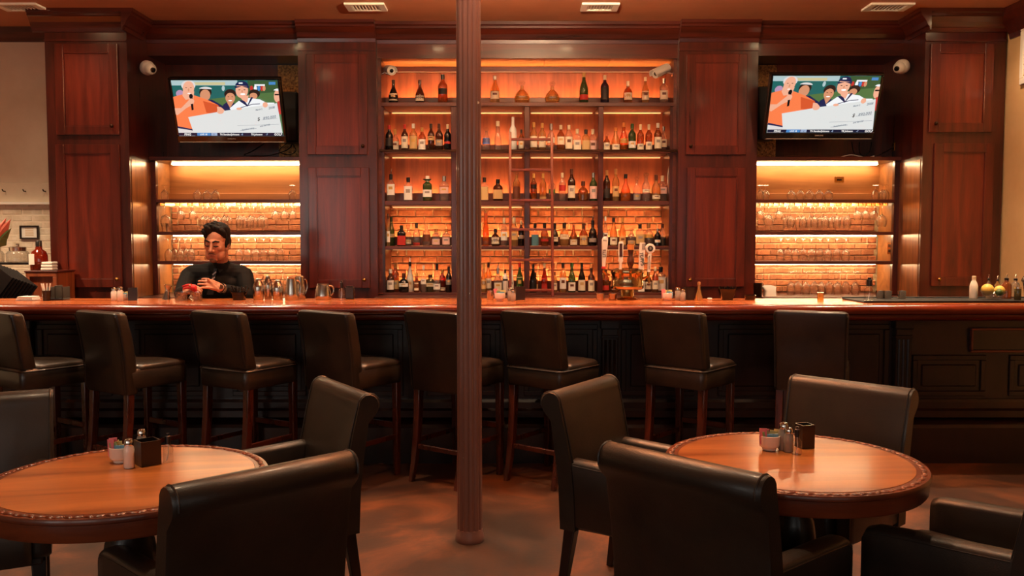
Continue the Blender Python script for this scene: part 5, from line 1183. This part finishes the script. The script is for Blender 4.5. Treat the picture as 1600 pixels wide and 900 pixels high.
t = thing('syrup_bottle', 'large dark red bottle with white label on the wooden box', 'bottle', (X_(61, 7.34, 400), 7.34, zcr))
lathe_part('body', [(.06, 0), (.062, .004), (.062, .12), (.05, .155), (.026, .175), (.022, .20)], 'bottle_red', t, 22, pw=3)
lathe_part('cap', [(.025, .198), (.025, .245), (.022, .248)], 'cap_black', t)
obj('label', MB().cbox(-.052, -.005, -.0665, -.0635, .045, .135, .001), M['paper'], t)
t = thing('napkin_box', 'white folded napkins on the wooden box beside the red bottle', 'napkins', (X_(77, 7.24, 420), 7.24, zcr))
for k in range(3): obj('napkin', MB().cbox(-.05+.004*k, .05, -.045, .045, .001+k*.024, .023+k*.024, .005), M['paper'], t)
mb_ = thing('menu_rack', 'black rack under the glass jar at far left', 'rack', (X_(20, 7.6, 420), 7.6, zc))
zr_ = Z_(410, 7.5)-zc
obj('shelf', MB().cbox(-.35, .26, -.12, .12, zr_-.02, zr_, .003), M['black_plastic'], mb_)
for s_ in (-.33, .24): obj('side', MB().box(s_-.01, s_+.01, -.12, .12, 0, zr_-.02), M['black_plastic'], mb_)
for i, px in enumerate((24, -16)):
    t = thing('storage_jar', ('round glass storage jar with steel lid on the black rack', 'second glass storage jar cut off by the left edge')[i], 'jar', (X_(px+4, 7.55, 400), 7.55, zc+zr_+.0005))
    lathe_part('jar', [(.085, 0), (.092, .006), (.094, .07), (.08, .095), (.065, .10)], 'bottle_clear', t, 24)
    lathe_part('lid', [(.068, .098), (.07, .13), (.06, .135), (.014, .137), (.012, .15), (.016, .158), (.006, .165)], 'steel', t, 24)
for i in range(9):
    x = X_(-8+4.6*i, 7.05, 440); hh = .26-.012*i
    m = MB().cbox(-.11, .11, -.006, .006, 0, hh, .002)
    o = obj('menu', m.xf(Matrix.Rotation(R_(38), 4, 'Y')), M['black_plastic'])
    zmin = min(v.co.z for v in o.data.vertices)
    o.location = (x-.05, 6.97+.0145*i, zc-zmin); tag(o, 'black menu folder, %s from left in the leaning pile' % ORD[i], 'menu', 'black menus leaning on the side counter')
t = thing('wall_certificate', 'small certificate in a dark frame on the white brick wall', 'picture', at(46.5, 363, YL-.008))
aw, ah = 14.5/FPX*YL, 10.5/FPX*YL
f = MB(); e = .014
f.cbox(-aw, aw, -.02, .006, ah-e, ah, .003).cbox(-aw, aw, -.02, .006, -ah, -ah+e, .003).cbox(-aw, -aw+e, -.02, .006, -ah+e, ah-e, .003).cbox(aw-e, aw, -.02, .006, -ah+e, ah-e, .003)
obj('frame', f, M['black_wood'], t); sh = obj('paper', MB().box(-aw+e, aw-e, -.006, -.002, -ah+e, ah-e), M['paper'], t)
for k in range(5): obj('printed_line', MB().box(-aw*.45, aw*.45, -.0068, -.0062, ah*.5-k*ah*.25, ah*.5-k*ah*.25+ah*.09), M['label_tan'], sh)
# flowers reaching in from the left
fl = thing('flower_vase', 'vase with pink lily and green leaves cut off by the left edge', 'flowers', (X_(-22, 6.9, 400), 6.9, 1.15))
fl.location.z = ZB+.0003; fl.location.y = 5.98; fl.location.x = X_(-30, 5.98, 460)
lathe_part('vase', [(.04, 0), (.045, .005), (.055, .12), (.05, .2), (.047, .2), (.05, .12), (.04, .01), (.001, .01)], 'glass', fl, 20)
for i, (px, py, mat, w_) in enumerate(((17, 342, 'petal', .03), (10, 340, 'petal', .025), (8, 350, 'leaf', .035), (18, 356, 'leaf', .025), (12, 366, 'leaf', .04), (-8, 335, 'leaf', .05), (-40, 345, 'leaf', .05), (-30, 325, 'petal', .04))):
    p = at(px, py, 5.98)-fl.location; s0 = Vector((0, 0, .17)); mid = (p+s0)*.5+Vector((0, -.02, .03))
    d = (p-mid).normalized(); sd = d.cross(Vector((0, 1, .3))).normalized()*w_; q = mid.lerp(p, .1)
    c = q.lerp(p, .5)
    m = MB().tube([s0, mid, q], .003, 5)
    obj('stem', m, M['leaf'], fl, smooth=60)
    m = MB().add([q, c+sd+Vector((0, .01, 0)), p, c-sd+Vector((0, .01, 0)), c+Vector((0, -.012, 0))], [(0, 1, 4), (1, 2, 4), (2, 3, 4), (3, 0, 4)])
    obj('leaf' if mat == 'leaf' else 'flower_petal', m, M[mat], fl)
# white framed grille on the right wall
gy0, gy1 = 6.85, 7.27
gx = 4.24
zt0, zt1 = Z_(133, 7.27), Z_(40, 7.27)
g = thing('wall_grille', 'white framed air grille high on the tan right wall', 'vent', (gx, (gy0+gy1)/2, zt0))
f = MB(); e = .05
f.cbox(gx-.025, gx, gy0, gy1, zt0, zt0+e, .004).cbox(gx-.025, gx, gy0, gy1, zt1-e, zt1, .004).cbox(gx-.025, gx, gy0, gy0+e, zt0+e, zt1-e, .004).cbox(gx-.025, gx, gy1-e, gy1, zt0+e, zt1-e, .004)
obj('frame', f, M['white_paint'], g, world=True)
for k in range(9):
    z = zt0+e+.02+k*(zt1-zt0-2*e-.03)/8
    obj('slat', MB().beam((gx-.012, gy0+e, z), (gx-.012, gy1-e, z), .016, .005, (.5, 0, 1)), M['plaster_tan'], g, world=True)
# ------------------------------------------------------------ lamps of the room, some added for brightness
for x, pw, lab in ((-3.72, 24, 'recessed lamp over the left tall cabinet'), (-2.15, 30, 'recessed lamp before the left television'), (-.75, 30, 'recessed lamp left of the bottle shelves'), (.55, 30, 'recessed lamp before the bottle shelves'), (2.45, 30, 'recessed lamp before the right television'), (3.8, 24, 'recessed lamp over the right tall cabinet')):
    downlight(x, 6.92, pw, 130, lab)
for i, x in enumerate((-3.4, -2.2, -1.0, .5, 1.6, 2.8)): downlight(x, 5.35, 100, 80, '%s recessed lamp from left over the bar stools' % ORD[i])
for i, (x, y, pw) in enumerate(((-1.5, 2.9, 60), (1.0, 3.1, 60), (-.1, 3.7, 45), (2.6, 3.6, 30))): downlight(x, y, pw, 84 if y != 3.7 else 150, '%s recessed lamp over the dining tables' % ORD[i])
for i, (x, tx) in enumerate(((-2.6, -2.6), (-.9, -.7), (.2, .2), (1.2, 1.0), (2.7, 2.8))): downlight(x, 6.25, 34, 76, '%s accent lamp aimed at the back bar' % ORD[i], aim=(tx, 8.0, 1.5))
downlight(-4.9, 6.3, 380, 110, 'recessed lamp before the cream wall at far left')  # unseen lamp, added to brighten the left wall
downlight(3.3, 6.0, 130, 110, 'recessed lamp near the tan right wall')  # likewise added, for a brighter right wall
def added_uplight(x, y, z, pw, lab):
    t = thing('uplight_lamp', lab, 'lamp', (x, y, H), 0, 'added bowl pendant lamps')
    obj('canopy', MB().lathe([(.06, -.001), (.06, -.015), (.02, -.03), (.006, -.032)], 20), M['dark_bronze'], t, smooth=45)
    obj('stem', MB().tube([(0, 0, -.03), (0, 0, z-H)], .006, 8), M['dark_bronze'], t)
    obj('bowl', MB().lathe([(.01, -.085), (.10, -.06), (.15, -.02), (.155, .0), (.15, .0), (.145, -.018), (.096, -.055), (.01, -.078)], 28, (0, 0, z-H)), M['white_china'], t, smooth=50)
    l = bpy.data.lights.new('uplight', 'POINT'); l.energy = pw; l.color = (1, .66, .38); l.shadow_soft_size = .03
    o = link('lamp_light', l, t); o.location = (0, .03, z-H-.012)
added_uplight(.25, 5.0, 3.12, 450, 'added unseen bowl pendant over the middle of the bar')  # unseen light added for the ceiling glow; opaque bowl shields the room below
# ------------------------------------------------------------ bartender
def cap_(mb, a, b, ra, rb, seg=14):
    a = Vector(a); b = Vector(b); d = b-a; L_ = d.length
    if L_ < 1e-5: return
    q = d.to_track_quat('Z', 'Y').to_matrix().to_4x4(); q.translation = a
    pr = [(ra*math.cos(R_(t)), ra*math.sin(R_(t))) for t in (-84, -60, -30)]+[(ra, 0), (rb, L_)]+[(rb*math.cos(R_(t)), L_+rb*math.sin(R_(t))) for t in (30, 60, 84)]
    m = MB().lathe(pr, seg); m.xf(q); mb.add(m.v, m.f)
def chain(mb, pts, rad, seg=14):
    for i in range(len(pts)-1): cap_(mb, pts[i], pts[i+1], rad[i], rad[i+1], seg)
def egg(mb, c, r, M3=None, seg=22, rg=14):
    m = MB().ball((0, 0, 0), r, seg, rg)
    T_ = Matrix.Translation(c) @ (M3.to_4x4() if M3 else Matrix.Identity(4)); m.xf(T_); mb.add(m.v, m.f)
def remesh(o, v, it=2):
    r = o.modifiers.new('remesh', 'REMESH'); r.mode = 'VOXEL'; r.voxel_size = v; r.use_smooth_shade = True
    s = o.modifiers.new('smooth', 'SMOOTH'); s.factor = .5; s.iterations = it
pe = thing('person', 'man in black shirt and dark tie mixing a drink behind the bar', 'person', (X_(345, 6.55, 500), 6.55, 0))
PB = MB(); PS = MB(); PT = MB()
hipc = Vector((X_(346, 6.55, 500), 6.55, .86))
chest = at(343, 446, 6.47); neck = at(346, 417, 6.42); headc = at(338.5, 381, 6.31)
shR = at(297, 431, 6.43); elR = at(284, 459, 6.24); wrR = at(291, 454, 6.06)      # viewer's left
shL = at(381, 431, 6.45); elL = at(386, 463, 6.36); wrL = at(346, 450, 6.16)      # viewer's right
# skin body: one continuous figure
chain(PB, [hipc, (hipc+chest)/2, chest, neck], [.10, .10, .11, .05])
chain(PB, [neck+Vector((0, .01, -.06)), neck, headc+Vector((.012, .05, -.06))], [.06, .056, .052])
for sh, el, wr in ((shR, elR, wrR), (shL, elL, wrL)):
    chain(PB, [chest+Vector((0, 0, .08)), sh, el, wr], [.05, .042, .034, .026])
for s in (-1, 1): chain(PB, [hipc+Vector((s*.09, 0, -.03)), Vector((hipc.x+s*.11, hipc.y-.03, .47)), Vector((hipc.x+s*.11, hipc.y+.02, .07)), Vector((hipc.x+s*.12, hipc.y-.13, .04))], [.08, .055, .038, .032])
# head in its own frame: x to its left in the picture's right, -y forward, z up; bent down and turned a little to the left of the picture
HR = (Matrix.Rotation(R_(-1), 3, 'Z') @ Matrix.Rotation(R_(4), 3, 'Y') @ Matrix.Rotation(R_(11), 3, 'X'))
k = 1.09
def hp(x, y, z): return headc+HR @ (Vector((x, y, z))*k)
def he(mb, c, r): egg(mb, hp(*c), tuple(q*k for q in r), HR)
he(PB, (0, .018, .035), (.073, .093, .088)); he(PB, (0, -.015, -.01), (.066, .078, .085)); he(PB, (0, -.034, -.06), (.052, .05, .05)); he(PB, (0, -.062, -.098), (.026, .024, .02)); he(PB, (-.034, -.03, -.065), (.03, .045, .04)); he(PB, (.034, -.03, -.065), (.03, .045, .04))
he(PB, (0, -.083, .030), (.05, .014, .012))                                             # brow
chain(PB, [hp(0, -.092, .018), hp(0, -.104, -.008), hp(0, -.113, -.026)], [.009*k, .011*k, .013*k], 10); he(PB, (-.012, -.100, -.030), (.009, .010, .008)); he(PB, (.012, -.100, -.030), (.009, .010, .008))
he(PB, (-.036, -.064, -.016), (.020, .018, .018)); he(PB, (.036, -.064, -.016), (.020, .018, .018))  # cheek bones
for s in (-1, 1):
    he(PB, (s*.074, .012, -.012), (.008, .020, .030)); he(PB, (s*.070, .0, -.034), (.008, .012, .012))
    he(PB, (s*.028, -.081, .008), (.015, .010, .009))                                     # closed lids
def hand(mb, wr, palm_end, thumb, tips, rp=.022):
    wr = Vector(wr); pe_ = Vector(palm_end); d = (pe_-wr).normalized()
    sd = d.cross(Vector(tips['up'])).normalized(); up = sd.cross(d).normalized()
    chain(mb, [wr, wr+d*.03], [.024, .022], 10)
    for j in range(4): chain(mb, [wr+d*.012+sd*(.012*(j-1.5)), pe_+sd*(.019*(j-1.5))-d*(.004*abs(j-1.2))], [.016, .0125], 10)
    ln = (.072, .082, .078, .060); cu = tips['curl']; sp = tips.get('spread', .0)
    for j in range(4):
        b = pe_+sd*(.019*(j-1.5)); ang = 0; p = b; r = .0105
        dd = (d+sd*sp*(j-1.5)).normalized()
        for q, f in enumerate((.45, .31, .24)):
            ang += cu[j]*(1.0 if q else .8)
            v = dd*math.cos(ang)-up*math.sin(ang); n_ = p+v*(ln[j]*f*1.05)
            cap_(mb, p, n_, r, r*.9, 10); p = n_; r *= .9
    b = wr+d*.022+sd*tips['tside']*.026; th = Vector(thumb)
    m_ = b.lerp(th, .5)+sd*tips['tside']*.010
    chain(mb, [wr+d*.01, b, m_, th], [.016, .0145, .0115, .009], 10)
# viewer's left hand: closed round the red squeezer, over the glass
pR = at(299, 452, 5.99)
hand(PB, wrR, pR, pR+Vector((.01, -.05, .028)), dict(up=(-.3, -.75, .6), curl=(.75, .78, .8, .85), tside=-1), .022)
# viewer's right hand: open, fingers pointing left and slightly up
pL = at(329, 444, 6.09)
hand(PB, wrL, pL, at(325, 436, 6.07), dict(up=(.25, -.8, .45), curl=(.12, .22, .34, .46), tside=-1, spread=.16), .022)
ob = obj('body', PB, M['skin'], pe, world=True); remesh(ob, .0042, 2)
# shirt
chain(PS, [hipc+Vector((0, 0, .02)), (hipc+chest)/2], [.135, .135], 22)
egg(PS, (hipc+chest)/2+Vector((0, 0, .02)), (.165, .115, .20)); egg(PS, chest+Vector((0, .0, -.01)), (.20, .125, .16)); egg(PS, chest+Vector((-.075, -.035, .015)), (.10, .09, .085)); egg(PS, chest+Vector((.075, -.035, .015)), (.10, .09, .085))
chain(PS, [shR+Vector((.03, 0, .015)), shL+Vector((-.03, 0, .015))], [.072, .072]); chain(PS, [shR+Vector((.04, .01, .03)), neck+Vector((0, .01, -.015)), shL+Vector((-.04, .01, .03))], [.05, .064, .05])
for sh, el, wr in ((shR, elR, wrR), (shL, elL, wrL)):
    mid = sh.lerp(el, .5); fm = el.lerp(wr, .4)
    chain(PS, [sh, mid, el, fm, wr.lerp(el, .10)], [.070, .066, .053, .050, .036])
chain(PS, [neck+Vector((0, .0, -.03)), neck.lerp(headc+Vector((.012, .05, -.06)), .32)], [.064, .060])
os_ = obj('shirt', PS, M['shirt'], pe, world=True); remesh(os_, .006, 2)
# collar points and tie
fr = neck+Vector((-.014, -.062, -.012))
for s in (-1, 1): obj('collar', MB().add([fr+Vector((s*.002, -.008, .012)), fr+Vector((s*.05, .02, .034)), fr+Vector((s*.058, .012, .004)), fr+Vector((s*.026, -.016, -.03))], [(0, 1, 2, 3)]).add([fr+Vector((s*.002, -.002, .012)), fr+Vector((s*.05, .026, .034)), fr+Vector((s*.058, .018, .004)), fr+Vector((s*.026, -.010, -.03))], [(3, 2, 1, 0)]), M['shirt'], os_, world=True)
tp = fr+Vector((-.002, -.016, .002)); bt2 = chest+Vector((-.02, -.137, -.06))
td = (bt2-tp).normalized()
obj('tie', MB().rings([[tp+Vector((a*.013, b*.006, 0)) for a, b in ((-1, -1), (1, -1), (1, 1), (-1, 1))], [tp+td*.03+Vector((a*.009, b*.006, 0)) for a, b in ((-1, -1), (1, -1), (1, 1), (-1, 1))], [tp+td*.12+Vector((a*.018, b*.005-.012, 0)) for a, b in ((-1, -1), (1, -1), (1, 1), (-1, 1))], [bt2+Vector((a*.024, b*.005-.012, 0)) for a, b in ((-1, -1), (1, -1), (1, 1), (-1, 1))]]), M['tie_black'], os_, smooth=40, world=True)
for q in (.035, .075, .115):
    c = tp+td*q+Vector((0, -.016 if q > .06 else -.009, 0)); sd_ = Vector((.017, 0, .014))
    obj('tie_stripe', MB().beam(c-sd_*.8, c+sd_*.8, .004, .009, (0, 0, 1)), M['tie_silver'], os_, world=True)
# trousers and shoes
chain(PT, [hipc+Vector((0, 0, .04)), hipc], [.145, .15], 20)
for s in (-1, 1): chain(PT, [hipc+Vector((s*.08, 0, -.04)), Vector((hipc.x+s*.11, hipc.y-.03, .47)), Vector((hipc.x+s*.11, hipc.y+.02, .09))], [.10, .075, .06])
ot = obj('trousers', PT, M['trousers'], pe, world=True); remesh(ot, .010, 2)
for s in (-1, 1):
    m = MB(); egg(m, Vector((hipc.x+s*.115, hipc.y-.09, .045)), (.05, .14, .045)); obj('shoe', m, M['black_gloss'], pe, smooth=60, world=True)
# hair: swept-up dark hair with short sides
HH = MB(); he(HH, (0, .038, .062), (.079, .094, .080)); he(HH, (0, .055, .01), (.078, .072, .075))
rn = random.Random(8)
for i in range(34):
    x = rn.uniform(-.062, .062); y = rn.uniform(-.045, .06)
    z0 = .035+.105*math.sqrt(max(0.05, 1-(x/.085)**2-((y-.02)/.11)**2))
    chain(HH, [hp(x, y, z0-.03), hp(x*1.06-.006, y-.010, z0-.006), hp(x*1.1-.014, y-.018, z0+.002+rn.uniform(0, .008))], [.018*k, .016*k, .008*k], 8)
for s in (-1, 1): he(HH, (s*.068, .008, .020), (.014, .030, .036)); he(HH, (s*.069, -.016, .006), (.009, .010, .028))
oh = obj('hair', HH, M['hair'], pe, world=True); remesh(oh, .005, 1)
for s in (-1, 1):
    obj('eyebrow', MB().tube([hp(s*.010, -.101, .030), hp(s*.028, -.099, .038), hp(s*.050, -.084, .033)], [.0055*k, .006*k, .004*k], 8), M['hair'], pe, smooth=60, world=True)
    obj('eyelashes', MB().tube([hp(s*.013, -.0935, .003), hp(s*.028, -.096, .0), hp(s*.044, -.086, .004)], [.003, .0045, .003], 6), M['eye_dark'], pe, smooth=60, world=True)
m = MB()
obj('moustache', MB().tube([hp(-.026, -.083, -.056), hp(-.014, -.096, -.047), hp(0, -.1, -.044), hp(.014, -.096, -.047), hp(.026, -.083, -.056)], [.003, .005, .0045, .005, .003], 8), M['stubble'], pe, smooth=60, world=True)
obj('lips', MB().tube([hp(-.022, -.088, -.064), hp(0, -.099, -.061), hp(.022, -.088, -.064)], [.003, .0065, .003], 8), M['lips'], pe, smooth=60, world=True)
m = MB(); he(m, (0, -.068, -.099), (.024, .022, .018)); obj('goatee', m, M['stubble'], pe, smooth=60, world=True)
# wrist watch
wq = (wrL-elL).normalized().to_track_quat('Z', 'Y').to_matrix().to_4x4(); wq.translation = wrL.lerp(elL, .04)
obj('watch', MB().lathe([(.034, -.009), (.037, -.009), (.037, .009), (.034, .009), (.034, -.009)], 20, cap0=False, cap1=False).xf(wq), M['steel'], pe, smooth=40, world=True)
wf = wrL.lerp(elL, .04)+Vector((.0, -.036, .012))
m = MB().lathe([(.017, -.004), (.018, .0), (.017, .005), (.002, .006)], 18).xf(Matrix.Translation(wf) @ Vector((0, -.9, .4)).to_track_quat('Z', 'Y').to_matrix().to_4x4()); obj('watch_face', m, M['chrome'], pe, smooth=40, world=True)
# red citrus squeezer in the closed hand
sq = pR+Vector((.028, -.035, .012))
t = thing('citrus_squeezer', 'red citrus squeezer held over the ice glass by the bartender', 'squeezer', sq)
m = MB().lathe([(.003, -.034), (.010, -.03), (.022, -.009), (.025, .006), (.022, .012), (.012, .02), (.003, .022)], 18).xf(Matrix.Rotation(R_(-28), 4, 'Y'))
obj('cup', m, M['red_rubber'], t, smooth=50)
obj('handle', MB().tube([(-.015, 0, .02), (-.05, .012, .018), (-.085, .03, .008)], [.009, .008, .006], 10), M['red_rubber'], t, smooth=50)
obj('handle', MB().tube([(-.012, 0, .0), (-.05, .012, .0), (-.08, .03, -.008)], [.010, .009, .007], 10), M['red_rubber'], t, smooth=50)
